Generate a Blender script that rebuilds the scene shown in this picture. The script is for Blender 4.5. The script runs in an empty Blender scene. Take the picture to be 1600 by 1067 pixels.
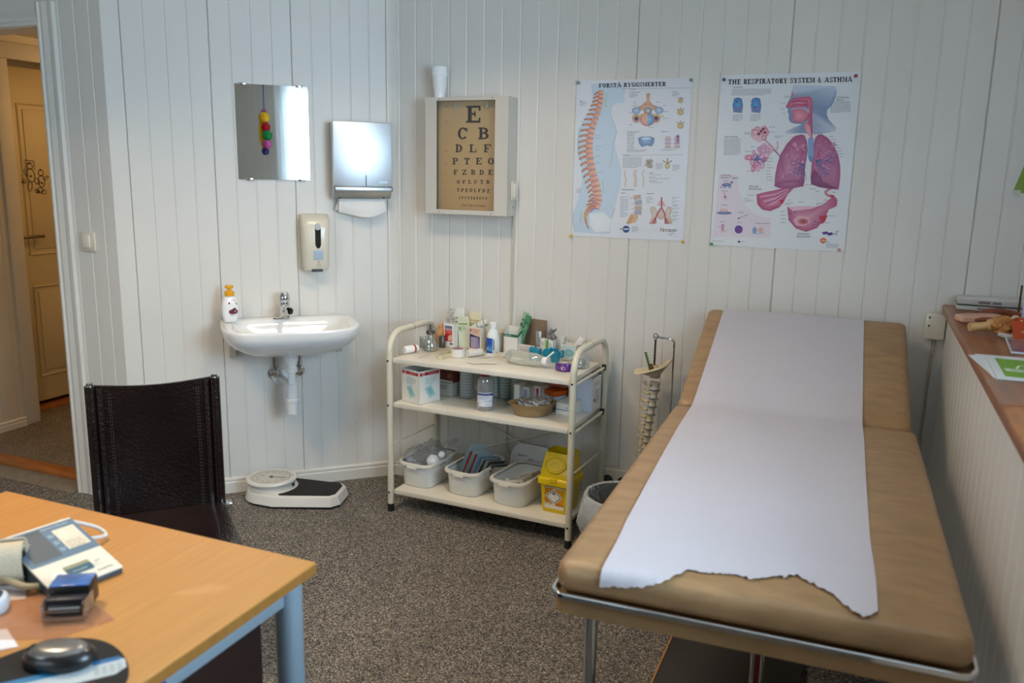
import bpy, bmesh, math, random
import numpy as np
from mathutils import Vector, Matrix, noise
PI=math.pi; R=math.radians
random.seed(7)
COL=bpy.context.scene.collection
SC=bpy.context.scene

CAMC=(2.10657,-3.54966,1.52)
CAMV=((0.921728,0.387405,0.018306),(0.092664,-0.174145,-0.98035),(-0.376605,0.905313,-0.196413))
E1,E2,E3,E4,EW=132,27,20,9,.9
VT,EXPO='Standard',0.0

# ------------------------------------------------------------------ materials
def lin(h):
    if not isinstance(h,str): return tuple(h)[:3]
    h=h.lstrip('#'); o=[]
    for i in (0,2,4):
        c=int(h[i:i+2],16)/255
        o.append(c/12.92 if c<=.04045 else ((c+.055)/1.055)**2.4)
    return tuple(o)
MATS={}
def newmat(name):
    m=bpy.data.materials.new(name); m.use_nodes=True
    nt=m.node_tree; b=nt.nodes['Principled BSDF']
    return m,nt,b
def M(name,col='808080',rough=.5,metal=0,var=0,vscale=6,bump=0,bscale=40,coat=0,trans=0,alpha=1,spec=.5,stretch=(1,1,1),sss=0,emit=0,detail=4):
    """one procedural surface: colour broken up by noise, optional bump"""
    if name in MATS: return MATS[name]
    m,nt,b=newmat(name); L=nt.links.new; c=lin(col)
    b.inputs['Base Color'].default_value=(*c,1); b.inputs['Roughness'].default_value=rough
    b.inputs['Metallic'].default_value=metal; b.inputs['Coat Weight'].default_value=coat
    b.inputs['Transmission Weight'].default_value=trans; b.inputs['Alpha'].default_value=alpha
    b.inputs['Specular IOR Level'].default_value=spec
    if sss:
        b.inputs['Subsurface Weight'].default_value=sss; b.inputs['Subsurface Radius'].default_value=(.01,.008,.006)
    if emit:
        b.inputs['Emission Color'].default_value=(*c,1); b.inputs['Emission Strength'].default_value=emit
    tc=nt.nodes.new('ShaderNodeTexCoord'); mp=nt.nodes.new('ShaderNodeMapping'); mp.inputs['Scale'].default_value=stretch
    L(tc.outputs['Object'],mp.inputs['Vector'])
    if var:
        n=nt.nodes.new('ShaderNodeTexNoise'); n.inputs['Scale'].default_value=vscale; n.inputs['Detail'].default_value=detail
        L(mp.outputs[0],n.inputs['Vector'])
        r=nt.nodes.new('ShaderNodeValToRGB'); e=r.color_ramp.elements
        e[0].position=.3; e[1].position=.7
        e[0].color=(*[x*(1-var) for x in c],1); e[1].color=(*[min(1,x*(1+var)) for x in c],1)
        L(n.outputs[0],r.inputs[0]); L(r.outputs[0],b.inputs['Base Color'])
    if bump:
        n2=nt.nodes.new('ShaderNodeTexNoise'); n2.inputs['Scale'].default_value=bscale; n2.inputs['Detail'].default_value=3
        L(mp.outputs[0],n2.inputs['Vector'])
        bp=nt.nodes.new('ShaderNodeBump'); bp.inputs['Strength'].default_value=bump; bp.inputs['Distance'].default_value=.01
        L(n2.outputs[0],bp.inputs['Height']); L(bp.outputs[0],b.inputs['Normal'])
    MATS[name]=m; return m
def clear(name,tint='f4f8fa',gloss=.12,rough=.03,dens=.1,bump=0,bscale=60,fres=.7):
    """thin clear plastic or glass: mostly transparent with a glossy and a slightly milky share"""
    if name in MATS: return MATS[name]
    m=bpy.data.materials.new(name); m.use_nodes=True; nt=m.node_tree; nt.nodes.clear(); L=nt.links.new
    out=nt.nodes.new('ShaderNodeOutputMaterial'); t=nt.nodes.new('ShaderNodeBsdfTransparent'); t.inputs[0].default_value=(*lin(tint),1)
    g=nt.nodes.new('ShaderNodeBsdfGlossy'); g.inputs['Roughness'].default_value=rough; g.inputs[0].default_value=(1,1,1,1)
    d=nt.nodes.new('ShaderNodeBsdfDiffuse'); d.inputs[0].default_value=(*lin(tint),1)
    m1=nt.nodes.new('ShaderNodeMixShader'); m2=nt.nodes.new('ShaderNodeMixShader')
    m1.inputs[0].default_value=dens; L(t.outputs[0],m1.inputs[1]); L(d.outputs[0],m1.inputs[2])
    fr=nt.nodes.new('ShaderNodeLayerWeight'); fr.inputs[0].default_value=.25
    ma=nt.nodes.new('ShaderNodeMath'); ma.operation='MULTIPLY_ADD'; ma.inputs[1].default_value=fres; ma.inputs[2].default_value=gloss
    L(fr.outputs['Fresnel'],ma.inputs[0]); L(ma.outputs[0],m2.inputs[0]); L(m1.outputs[0],m2.inputs[1]); L(g.outputs[0],m2.inputs[2])
    if bump:
        tc=nt.nodes.new('ShaderNodeTexCoord'); n2=nt.nodes.new('ShaderNodeTexNoise'); n2.inputs['Scale'].default_value=bscale
        L(tc.outputs['Object'],n2.inputs['Vector']); bp=nt.nodes.new('ShaderNodeBump'); bp.inputs['Strength'].default_value=bump; bp.inputs['Distance'].default_value=.02
        L(n2.outputs[0],bp.inputs['Height']); L(bp.outputs[0],g.inputs['Normal']); L(bp.outputs[0],fr.inputs['Normal'])
    L(m2.outputs[0],out.inputs[0]); MATS[name]=m; return m
def ink(name='print_ink',rough=.55,coat=0,bump=0,bscale=14):
    if name in MATS: return MATS[name]
    m,nt,b=newmat(name); L=nt.links.new
    a=nt.nodes.new('ShaderNodeVertexColor'); a.layer_name='Col'
    L(a.outputs[0],b.inputs['Base Color']); b.inputs['Roughness'].default_value=rough; b.inputs['Coat Weight'].default_value=coat; b.inputs['Coat Roughness'].default_value=.12
    if bump:
        tc=nt.nodes.new('ShaderNodeTexCoord'); n2=nt.nodes.new('ShaderNodeTexNoise'); n2.inputs['Scale'].default_value=bscale; n2.inputs['Detail'].default_value=3
        L(tc.outputs['Object'],n2.inputs['Vector']); bp=nt.nodes.new('ShaderNodeBump'); bp.inputs['Strength'].default_value=bump; bp.inputs['Distance'].default_value=.02
        L(n2.outputs[0],bp.inputs['Height']); L(bp.outputs[0],b.inputs['Normal']); L(bp.outputs[0],b.inputs['Coat Normal'])
    MATS[name]=m; return m

# ------------------------------------------------------------------ mesh building
def frame(loc=(0,0,0),rz=0,rx=0,ry=0):
    return Matrix.Translation(loc)@Matrix.Rotation(rz,4,'Z')@Matrix.Rotation(ry,4,'Y')@Matrix.Rotation(rx,4,'X')
class MB:
    def __init__(s): s.bm=bmesh.new()
    def _mi(s,n0,mat):
        s.bm.faces.ensure_lookup_table()
        for f in s.bm.faces[n0:]: f.material_index=mat
    def box(s,c,d,mx=None,mat=0,bev=0,seg=2):
        n0=len(s.bm.faces); t=bmesh.new()
        bmesh.ops.create_cube(t,size=1,matrix=Matrix.Translation(c)@Matrix.Diagonal((*d,1)))
        if bev: bmesh.ops.bevel(t,geom=t.edges[:],offset=min(bev,.49*min(d)),segments=seg,affect='EDGES',profile=.5)
        s.merge(t,mx,mat); return s
    def merge(s,t,mx=None,mat=0):
        if mx is not None: bmesh.ops.transform(t,matrix=mx,verts=t.verts)
        mp={v:s.bm.verts.new(v.co) for v in t.verts}
        for f in t.faces:
            try:
                g=s.bm.faces.new([mp[v] for v in f.verts]); g.material_index=mat
            except ValueError: pass
        t.free()
    def faces(s,vs,fs,mx=None,mat=0):
        V=[s.bm.verts.new(mx@Vector(v) if mx is not None else v) for v in vs]
        for f in fs:
            try: s.bm.faces.new([V[i] for i in f]).material_index=mat
            except ValueError: pass
        return s
    def tube(s,pts,r,seg=12,closed=False,mx=None,mat=0,cap=True):
        P=[Vector(p) for p in pts]; n=len(P); rr=r if isinstance(r,(list,tuple)) else [r]*n
        T=[]
        for i in range(n):
            a=P[i-1] if (i>0 or closed) else P[i]; b=P[(i+1)%n] if (i<n-1 or closed) else P[i]
            T.append((b-a).normalized())
        u=T[0].orthogonal().normalized(); vs=[];fs=[]
        for i in range(n):
            if i>0:
                q=T[i-1].rotation_difference(T[i]); u=(q@u).normalized()
            w=T[i].cross(u)
            for k in range(seg):
                t=2*PI*k/seg; vs.append(P[i]+(u*math.cos(t)+w*math.sin(t))*rr[i])
        m=n if closed else n-1
        for i in range(m):
            j=(i+1)%n
            for k in range(seg): fs.append((i*seg+k,i*seg+(k+1)%seg,j*seg+(k+1)%seg,j*seg+k))
        if cap and not closed: fs+= [tuple(range(seg))[::-1],tuple((n-1)*seg+k for k in range(seg))]
        return s.faces(vs,fs,mx,mat)
    def lathe(s,prof,mx=None,seg=24,mat=0,sx=1,sy=1):
        vs=[];fs=[]
        for r,z in prof:
            for k in range(seg):
                t=2*PI*k/seg; vs.append((max(r,1e-5)*math.cos(t)*sx,max(r,1e-5)*math.sin(t)*sy,z))
        for i in range(len(prof)-1):
            for k in range(seg): fs.append((i*seg+k,i*seg+(k+1)%seg,(i+1)*seg+(k+1)%seg,(i+1)*seg+k))
        fs+=[tuple(range(seg))[::-1],tuple((len(prof)-1)*seg+k for k in range(seg))]
        return s.faces(vs,fs,mx,mat)
    def lathe_open(s,prof,mx=None,seg=24,mat=0,sx=1,sy=1):
        vs=[];fs=[]
        for r,z in prof:
            for k in range(seg):
                t=2*PI*k/seg; vs.append((r*math.cos(t)*sx,r*math.sin(t)*sy,z))
        for i in range(len(prof)-1):
            for k in range(seg): fs.append((i*seg+k,i*seg+(k+1)%seg,(i+1)*seg+(k+1)%seg,(i+1)*seg+k))
        return s.faces(vs,fs,mx,mat)
    def prism(s,poly,z0,z1,mx=None,mat=0):
        n=len(poly); vs=[(x,y,z0) for x,y in poly]+[(x,y,z1) for x,y in poly]
        fs=[tuple(range(n))[::-1],tuple(range(n,2*n))]+[(i,(i+1)%n,n+(i+1)%n,n+i) for i in range(n)]
        return s.faces(vs,fs,mx,mat)
    def loops(s,rings,mx=None,mat=0,cap0=True,cap1=True):
        """skin through equal-length closed rings of points"""
        n=len(rings[0]); vs=[p for r in rings for p in r]; fs=[]
        for i in range(len(rings)-1):
            for k in range(n): fs.append((i*n+k,i*n+(k+1)%n,(i+1)*n+(k+1)%n,(i+1)*n+k))
        if cap0: fs.append(tuple(range(n))[::-1])
        if cap1: fs.append(tuple((len(rings)-1)*n+k for k in range(n)))
        return s.faces(vs,fs,mx,mat)
    def grid(s,fn,nu,nv,mx=None,mat=0):
        vs=[fn(i/nu,j/nv) for j in range(nv+1) for i in range(nu+1)]
        fs=[(j*(nu+1)+i,j*(nu+1)+i+1,(j+1)*(nu+1)+i+1,(j+1)*(nu+1)+i) for j in range(nv) for i in range(nu)]
        return s.faces(vs,fs,mx,mat)
    def ball(s,c,r,mx=None,mat=0,seg=12,jit=0):
        t=bmesh.new(); bmesh.ops.create_uvsphere(t,u_segments=seg,v_segments=max(6,seg*2//3),radius=1)
        rr=r if isinstance(r,(list,tuple)) else (r,r,r)
        for v in t.verts:
            k=1+(jit*noise.noise(v.co*2.3+Vector(c)*37) if jit else 0)
            v.co=Vector((v.co.x*rr[0]*k,v.co.y*rr[1]*k,v.co.z*rr[2]*k))+Vector(c)
        s.merge(t,mx,mat); return s
    def build(s,name,mats,parent=None,loc=None,rz=0,sharp=35,flip=False,bevel=0):
        me=bpy.data.meshes.new(name); bmesh.ops.recalc_face_normals(s.bm,faces=s.bm.faces[:]); s.bm.to_mesh(me); s.bm.free()
        for m in (mats if isinstance(mats,(list,tuple)) else [mats]): me.materials.append(m)
        me.shade_smooth(); me.set_sharp_from_angle(angle=R(sharp))
        o=bpy.data.objects.new(name,me); COL.objects.link(o)
        if parent is not None: o.parent=parent
        if loc is not None: o.location=loc; o.rotation_euler=(0,0,rz)
        if bevel:
            b=o.modifiers.new('edge','BEVEL'); b.width=bevel; b.segments=2; b.limit_method='ANGLE'; b.angle_limit=R(40)
        return o
def tag(o,label=None,cat=None,group=None,kind=None):
    if label: o['label']=label
    if cat: o['category']=cat
    if group: o['group']=group
    if kind: o['kind']=kind
    return o
def thing(name,label,cat,loc=(0,0,0),rz=0,group=None):
    o=bpy.data.objects.new(name,None); COL.objects.link(o); o.empty_display_size=.05
    o.location=loc; o.rotation_euler=(0,0,rz)
    return tag(o,label,cat,group)
def struct(o): o['kind']='structure'; return o

# ------------------------------------------------------------------ printed flat art
_txt={}
def text_geo(s):
    if s in _txt: return _txt[s]
    cu=bpy.data.curves.new('t','FONT'); cu.body=s; cu.size=1; cu.resolution_u=2
    o=bpy.data.objects.new('t',cu); COL.objects.link(o)
    dg=bpy.context.evaluated_depsgraph_get(); dg.update()
    me=bpy.data.meshes.new_from_object(o.evaluated_get(dg))
    vs=[(v.co.x,v.co.y) for v in me.vertices]; fs=[tuple(p.vertices) for p in me.polygons]
    bpy.data.objects.remove(o); bpy.data.curves.remove(cu); bpy.data.meshes.remove(me)
    x0=min(v[0] for v in vs); x1=max(v[0] for v in vs)
    _txt[s]=([(x-x0,y) for x,y in vs],fs,x1-x0); return _txt[s]
def ring_poly(cx,cy,rx,ry,a0,a1,tx,ty,n=18):
    """list of quads of an elliptical band"""
    out=[]
    for i in range(n):
        q=[]
        for a,k in ((a0+(a1-a0)*i/n,0),(a0+(a1-a0)*(i+1)/n,0),(a0+(a1-a0)*(i+1)/n,1),(a0+(a1-a0)*i/n,1)):
            q.append((cx+math.cos(R(a))*(rx-(tx if k else 0)),cy+math.sin(R(a))*(ry-(ty if k else 0))))
        out.append(q)
    return out
def slab_glyph(c,t=.19,h=.11):
    """slab-serif capital in a box one high: (list of polygons, width)"""
    r=lambda a,b,x,y:[(a,b),(x,b),(x,y),(a,y)]
    W=.82; S=.1; st=r(S,0,S+t,1)
    def stroke(x0,y0,x1,y1,w): return [(x0-w/2,y0),(x0+w/2,y0),(x1+w/2,y1),(x1-w/2,y1)]
    if c=='E': g=[r(0,0,W,h),r(0,1-h,W,1),st,r(S,.46,.52,.46+h),r(.46,.36,.55,.67),r(W-.1,0,W,.3),r(W-.1,.7,W,1)]
    elif c=='F': g=[r(0,0,.48,h),r(0,1-h,W,1),st,r(S,.45,.52,.45+h),r(.46,.34,.55,.66),r(W-.1,.68,W,1)]
    elif c=='L': g=[r(0,0,W,h),r(0,1-h,.5,1),st,r(W-.1,0,W,.36)]
    elif c=='T': g=[r(0,1-h,W,1),r(W/2-t/2,0,W/2+t/2,1),r(.18,0,W-.18,h),r(0,.68,.1,1),r(W-.1,.68,W,1)]
    elif c=='I': W=.5; g=[r(W/2-t/2,0,W/2+t/2,1),r(0,0,W,h),r(0,1-h,W,1)]
    elif c=='H': W=1.02; g=[st,r(W-S-t,0,W-S,1),r(S,.45,W-S,.45+h),r(0,0,.39,h),r(0,1-h,.39,1),r(W-.39,0,W,h),r(W-.39,1-h,W,1)]
    elif c=='D': g=[st,r(0,0,.4,h),r(0,1-h,.4,1)]+ring_poly(.36,.5,.46,.5,-90,90,t,h)
    elif c=='O': g=ring_poly(W/2,.5,W/2,.5,0,360,t,h,28)
    elif c=='C': g=ring_poly(W/2,.5,W/2,.5,38,322,t,h,24)+[r(W-.13,.62,W-.02,.98)]
    elif c=='G': g=ring_poly(W/2,.5,W/2,.5,38,335,t,h,24)+[r(W-.13,.64,W-.02,.98),r(.48,.36,W+.02,.36+h),r(W-.2,.06,W-.02,.42)]
    elif c=='P': g=[st,r(0,0,.48,h),r(0,1-h,.44,1),r(S,.42,.44,.42+h)]+ring_poly(.42,.71,.4,.29,-90,90,t,h)
    elif c=='B': g=[st,r(0,0,.45,h),r(0,1-h,.45,1),r(S,.47,.5,.47+h)]+ring_poly(.4,.735,.36,.265,-90,90,t,h)+ring_poly(.42,.29,.4,.29,-90,90,t,h)
    elif c=='R': g=[st,r(0,0,.42,h),r(0,1-h,.42,1),r(S,.43,.42,.43+h),stroke(.7,0,.45,.47,t),r(.55,0,.9,h)]+ring_poly(.4,.72,.38,.28,-90,90,t,h)
    elif c=='Z': g=[r(0,0,W,h),r(0,1-h,W,1),stroke(.12,.05,W-.12,.95,.24),r(W-.1,0,W,.3),r(0,.7,.1,1)]
    elif c in 'AÅ':
        W=1.06; g=[stroke(.14,0,.48,1,.1),stroke(.88,0,.54,1,t),r(.24,.26,.76,.26+h*.8),r(0,0,.3,h),r(.7,0,W,h)]
        if c=='Å': g+=ring_poly(.48,1.14,.13,.13,0,360,.06,.06,14)
    elif c=='M': W=1.1; g=[r(.12,0,.2,1),r(.8,0,.8+t,1),[(.14,1),(.34,1),(.6,.1),(.45,.1)],[(.8,1),(.9,1),(.58,.1),(.5,.1)],r(0,0,.34,h),r(0,1-h,.3,1),r(.7,0,W,h),r(.78,1-h,W,1)]
    elif c=='N': g=[r(.1,0,.18,1),r(.7,0,.78,1),[(.08,1),(.3,1),(.78,0),(.62,0)],r(0,0,.3,h),r(0,1-h,.3,1),r(.58,1-h,.9,1)]; W=.9
    elif c=='Y': W=.92; g=[r(W/2-t/2,0,W/2+t/2,.5),[(.08,1),(.3,1),(W/2+t/2,.45),(W/2-t/2,.45)],[(.76,1),(.86,1),(W/2+t/2,.45),(W/2,.45)],r(.2,0,.72,h),r(0,1-h,.38,1),r(.62,1-h,W,1)]
    elif c=='U': g=[r(S,.3,S+t,1),r(.66,.3,.75,1),r(0,1-h,.38,1),r(.54,1-h,.86,1)]+ring_poly(.425,.32,.325,.32,180,360,.14,h)
    elif c=='S': W=.7; g=ring_poly(W/2,.735,W/2-.03,.265,30,270,.15,h)+ring_poly(W/2,.27,W/2,.27,-150,90,.16,h)+[r(W-.13,.68,W-.03,1),r(0,0,.1,.34)]
    elif c=='&': W=.95; g=ring_poly(.42,.77,.22,.23,0,360,.11,h)+ring_poly(.4,.29,.38,.29,60,360,.15,h)+[[(.24,.68),(.42,.68),(.9,0),(.68,0)]]
    else: return [],.4
    return g,W
class Flat:
    """flat printed shapes with a colour per corner, laid on a surface by map(x,y,lift)"""
    def __init__(s,fn=None,step=.0003): s.v=[];s.f=[];s.c=[];s.fn=fn or (lambda x,y,l:(x,y,l)); s.step=step
    def poly(s,pts,col,l=1,cols=None):
        n=len(s.v); e=(len(s.f)%61)*2e-6; s.v+=[s.fn(p[0],p[1],l*s.step+e) for p in pts]; s.f.append(tuple(range(n,n+len(pts))))
        s.c+= [lin(cols[i%len(cols)]) for i in range(len(pts))] if cols else [lin(col)]*len(pts); return s
    def rect(s,x0,y0,x1,y1,col,l=1,nx=1):
        for i in range(nx):
            a=x0+(x1-x0)*i/nx; b=x0+(x1-x0)*(i+1)/nx
            s.poly([(a,y0),(b,y0),(b,y1),(a,y1)],col,l)
        return s
    def ell(s,cx,cy,rx,ry,col,l=1,n=20,rot=0,inner=None,a0=0,a1=360):
        P=[]
        for i in range(n+1):
            t=R(a0+(a1-a0)*i/n); x=rx*math.cos(t);y=ry*math.sin(t)
            P.append((cx+x*math.cos(rot)-y*math.sin(rot),cy+x*math.sin(rot)+y*math.cos(rot)))
        for i in range(n): s.poly([(cx,cy),P[i],P[i+1]],col,l,cols=[inner or col,col,col])
        return s
    def fan(s,c,pts,col,inner,l=1):
        for i in range(len(pts)): s.poly([c,pts[i],pts[(i+1)%len(pts)]],col,l,cols=[inner,col,col])
        return s
    def line(s,pts,w,col,l=2):
        for (x0,y0),(x1,y1) in zip(pts,pts[1:]):
            d=math.hypot(x1-x0,y1-y0) or 1; nx,ny=-(y1-y0)/d*w/2,(x1-x0)/d*w/2
            s.poly([(x0-nx,y0-ny),(x1-nx,y1-ny),(x1+nx,y1+ny),(x0+nx,y0+ny)],col,l)
        return s
    def text(s,t,x,y,size,col='202020',l=3,align='l',width=None):
        vs,fs,w=text_geo(t); k=size; kx=width/w if width else size
        ox={'l':0,'c':-w*kx/2,'r':-w*kx}[align]
        for f in fs: s.poly([(x+ox+vs[i][0]*kx,y+vs[i][1]*k) for i in f],col,l)
        return s
    def slab(s,t,x,y,h,col='101010',l=3,width=None,gap=.12,tk=.22,hk=.12):
        ws=[slab_glyph(c,tk,hk) for c in t]; tot=sum(w for _,w in ws)+gap*(len(t)-1); k=width/tot if width else h; cx=x
        for g,w in ws:
            for p in g: s.poly([(cx+a*k,y+b*h) for a,b in p],col,l)
            cx+=(w+gap)*k
        return s
    def greek(s,x,y,w,n,pitch,col='8a8f98',l=2,hgt=.45,seed=0):
        """small print seen too small to read: rows of word-length strokes"""
        rg=random.Random(seed+int(x*1e4))
        for i in range(n):
            cx=x; end=x+w*(1 if i<n-1 else rg.uniform(.4,.9))
            while cx<end-pitch*.3:
                ww=min(rg.uniform(.8,3)*pitch,end-cx); s.rect(cx,y-i*pitch-pitch*hgt,cx+ww,y-i*pitch,col,l); cx+=ww+pitch*.35
        return s
    def build(s,name,parent=None,mat=None,loc=None,rz=0):
        me=bpy.data.meshes.new(name); me.from_pydata([tuple(v) for v in s.v],[],s.f)
        ca=me.color_attributes.new('Col','FLOAT_COLOR','POINT')
        ca.data.foreach_set('color',np.array([(*c,1) for c in s.c],dtype=np.float32).ravel())
        me.materials.append(mat or ink()); me.validate()
        o=bpy.data.objects.new(name,me); COL.objects.link(o)
        if parent is not None: o.parent=parent
        if loc is not None: o.location=loc; o.rotation_euler=(0,0,rz)
        return o
def on_face(origin,ux,uy):
    """map for Flat: origin plus ux,uy directions, lifted along their cross product"""
    O=Vector(origin);U=Vector(ux).normalized();V=Vector(uy).normalized();N=U.cross(V)
    return lambda x,y,l:O+U*x+V*y+N*l
def on_cyl(r,z0=0,a0=-PI/2,mx=None):
    """map for Flat: x runs round a cylinder of radius r, y up it"""
    def f(x,y,l):
        t=a0+x/r; p=Vector(((r+l)*math.cos(t),(r+l)*math.sin(t),z0+y)); return mx@p if mx is not None else p
    return f
def homog(q,dst):
    A=[];b=[]
    for (x,y),(u,v) in zip(q,dst):
        A.append([x,y,1,0,0,0,-u*x,-u*y]);b.append(u);A.append([0,0,0,x,y,1,-v*x,-v*y]);b.append(v)
    h=np.linalg.solve(np.array(A,float),np.array(b,float))
    def f(x,y):
        w=h[6]*x+h[7]*y+1; return ((h[0]*x+h[1]*y+h[2])/w,(h[3]*x+h[4]*y+h[5])/w)
    return f
def arc(c,r,a0,a1,n,plane='yz'):
    o=[]
    for i in range(n+1):
        t=R(a0+(a1-a0)*i/n); p=[0,0,0]; k={'x':0,'y':1,'z':2}
        p[0],p[1],p[2]=c; p[k[plane[0]]]+=r*math.cos(t); p[k[plane[1]]]+=r*math.sin(t); o.append(tuple(p))
    return o
def smooth_path(pts,n=6):
    P=[Vector(p) for p in pts]; out=[]
    for i in range(len(P)-1):
        p0=P[max(i-1,0)];p1=P[i];p2=P[i+1];p3=P[min(i+2,len(P)-1)]
        for k in range(n):
            t=k/n; out.append(.5*((2*p1)+(p2-p0)*t+(2*p0-5*p1+4*p2-p3)*t*t+(3*p1-p0-3*p2+p3)*t**3))
    out.append(P[-1]); return out
def rrect(w,d,r,n=5,cx=0,cy=0):
    """rounded rectangle outline, 4*(n+1) points"""
    o=[]
    for sx,sy,a in ((1,1,0),(-1,1,90),(-1,-1,180),(1,-1,270)):
        for i in range(n+1):
            t=R(a+90*i/n); o.append((cx+sx*(w/2-r)+r*math.cos(t),cy+sy*(d/2-r)+r*math.sin(t)))
    return o

# ------------------------------------------------------------------ camera (29.5 mm, looking slightly down)
cam=bpy.data.cameras.new('camera'); co=bpy.data.objects.new('camera',cam); COL.objects.link(co)
Rv,Dv,Fv=CAMV
co.matrix_world=Matrix(((Rv[0],-Dv[0],-Fv[0],CAMC[0]),(Rv[1],-Dv[1],-Fv[1],CAMC[1]),(Rv[2],-Dv[2],-Fv[2],CAMC[2]),(0,0,0,1)))
cam.sensor_width=36; cam.lens=29.501; cam.clip_start=.05
cam.dof.use_dof=True; cam.dof.focus_distance=3.4; cam.dof.aperture_fstop=3.2
SC.camera=co
AW=.767643; CA,SA=math.cos(AW),math.sin(AW)           # diagonal wall direction
def wa(s,off=0,z=0): return (-s*CA+off*SA,-s*SA-off*CA,z)   # s metres out from the corner, off metres into the room

# ------------------------------------------------------------------ room shell
WALL=M('wall_paint','e0ddd6',.42,var=.02,vscale=3,bump=.008,bscale=40)
TRIM=M('trim_paint','dfdcd4',.35,var=.03,vscale=8,bump=.03,bscale=60)
def panel_wall(name,p0,p1,z0,z1,grooves,deep=(),mat=WALL,thick=.1):
    """boarded wall from p0 to p1, the room on its right-hand side; a V joint at every groove, an open slot at the deep ones"""
    p0=Vector((*p0,0));p1=Vector((*p1,0)); u=(p1-p0).normalized(); n=Vector((u.y,-u.x,0)); Ln=(p1-p0).length
    prof=[(0,0)]
    for g in sorted(grooves):
        if g<.012 or g>Ln-.012: continue
        if g in deep: prof+=[(g-.0045,0),(g-.0009,.003),(g-.0009,.009),(g+.0009,.009),(g+.0009,.003),(g+.004,0)]
        else: prof+=[(g-.0045,0),(g-.0008,.003),(g+.0008,.003),(g+.0045,0)]
    prof.append((Ln,0)); prof=prof+[(Ln,thick),(0,thick)]
    m=MB(); k=len(prof)
    vs=[p0+u*a-n*d+Vector((0,0,z0)) for a,d in prof]+[p0+u*a-n*d+Vector((0,0,z1)) for a,d in prof]
    fs=[(i,(i+1)%k,k+(i+1)%k,k+i) for i in range(k)]+[tuple(range(k)),tuple(range(k,2*k))]
    m.faces(vs,fs); return struct(m.build(name,mat,sharp=15))
gB=[.037+.0869*i for i in range(36)]
panel_wall('wall_back',(0,0),(3.12,0),0,2.5,gB,deep=[gB[i] for i in (3,13,20,28)])
gA=[1.2216-(.111+.0867*i) for i in range(14)]
ax,ay,_=wa(1.2216)
panel_wall('wall_left',(ax,ay),(0,0),0,2.5,gA,deep=[gA[i] for i in (4,8,12)])
gD=[.0452,.1327,.2171]
panel_wall('wall_door',(-1.16,ay),(ax,ay),0,2.5,gD,deep=[],thick=.13)
def slab(name,c,d,mat,parent=None): 
    o=MB().box(c,d).build(name,mat,parent); return struct(o) if parent is None else o
slab('wall_door.001',(-1.66,ay+.065,2.31),(1.0,.13,.38),WALL)
slab('wall_door.002',(-2.6,ay+.065,1.25),(.88,.13,2.5),WALL)
slab('wall_far_left',(-3.05,-3.3,1.25),(.1,5.2,2.5),WALL)
# rear wall with a window opening, and window wall on the right above the ledge
RY=-5.4
for i,(c,d) in enumerate([((-2.05,RY-.05,1.25),(1.9,.1,2.5)),((2.05,RY-.05,1.25),(2.1,.1,2.5)),((-.05,RY-.05,.45),(2.1,.1,.9)),((-.05,RY-.05,2.35),(2.1,.1,.3))]):
    slab('wall_rear' if i==0 else 'wall_rear.%03d'%i,c,d,WALL)
WX=3.02; WY0,WY1=-3.08,-1.60
gR=[.05+.0869*i for i in range(40)]
def rwall(name,y0,y1,z0,z1): panel_wall(name,(WX,y1),(WX,y0),z0,z1,gR)
rwall('wall_right',RY,WY0,0,2.5); rwall('wall_right.001',WY1,.05,0,2.5); rwall('wall_right.002',WY0,WY1,0,1.12); rwall('wall_right.003',WY0,WY1,2.3,2.5)

def floor_mat(name,a,b,c,sc=260):
    m,nt,bs=newmat(name); L=nt.links.new
    tc=nt.nodes.new('ShaderNodeTexCoord'); v=nt.nodes.new('ShaderNodeTexVoronoi'); v.inputs['Scale'].default_value=sc
    L(tc.outputs['Object'],v.inputs['Vector']); s=nt.nodes.new('ShaderNodeSeparateColor'); L(v.outputs['Color'],s.inputs[0])
    r=nt.nodes.new('ShaderNodeValToRGB'); e=r.color_ramp.elements; r.color_ramp.interpolation='CONSTANT'
    e[0].position=0; e[0].color=(*lin(a),1); e[1].position=.34; e[1].color=(*lin(b),1)
    for p,cc in ((.72,c),(.93,'c9bda8')): q=e.new(p); q.color=(*lin(cc),1)
    L(s.outputs[0],r.inputs[0])
    n=nt.nodes.new('ShaderNodeTexNoise'); n.inputs['Scale'].default_value=5; L(tc.outputs['Object'],n.inputs['Vector'])
    mx=nt.nodes.new('ShaderNodeMix'); mx.data_type='RGBA'; mx.blend_type='MULTIPLY'; mx.inputs[0].default_value=.35
    L(r.outputs[0],mx.inputs[6]); L(n.outputs[0],mx.inputs[7]); L(mx.outputs[2],bs.inputs['Base Color'])
    bs.inputs['Roughness'].default_value=.75; bs.inputs['Specular IOR Level'].default_value=.25
    bp=nt.nodes.new('ShaderNodeBump'); bp.inputs['Strength'].default_value=.25; bp.inputs['Distance'].default_value=.004
    L(s.outputs[1],bp.inputs['Height']); L(bp.outputs[0],bs.inputs['Normal']); return m
FL=floor_mat('speckled_floor','454240','79746f','9b958c')
slab('floor',(.0,-2.65,-.05),(6.2,5.6,.1),FL)
slab('ceiling',(.0,-2.65,2.55),(6.2,5.7,.1),M('ceiling_paint','dcdad2',.7))

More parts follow.
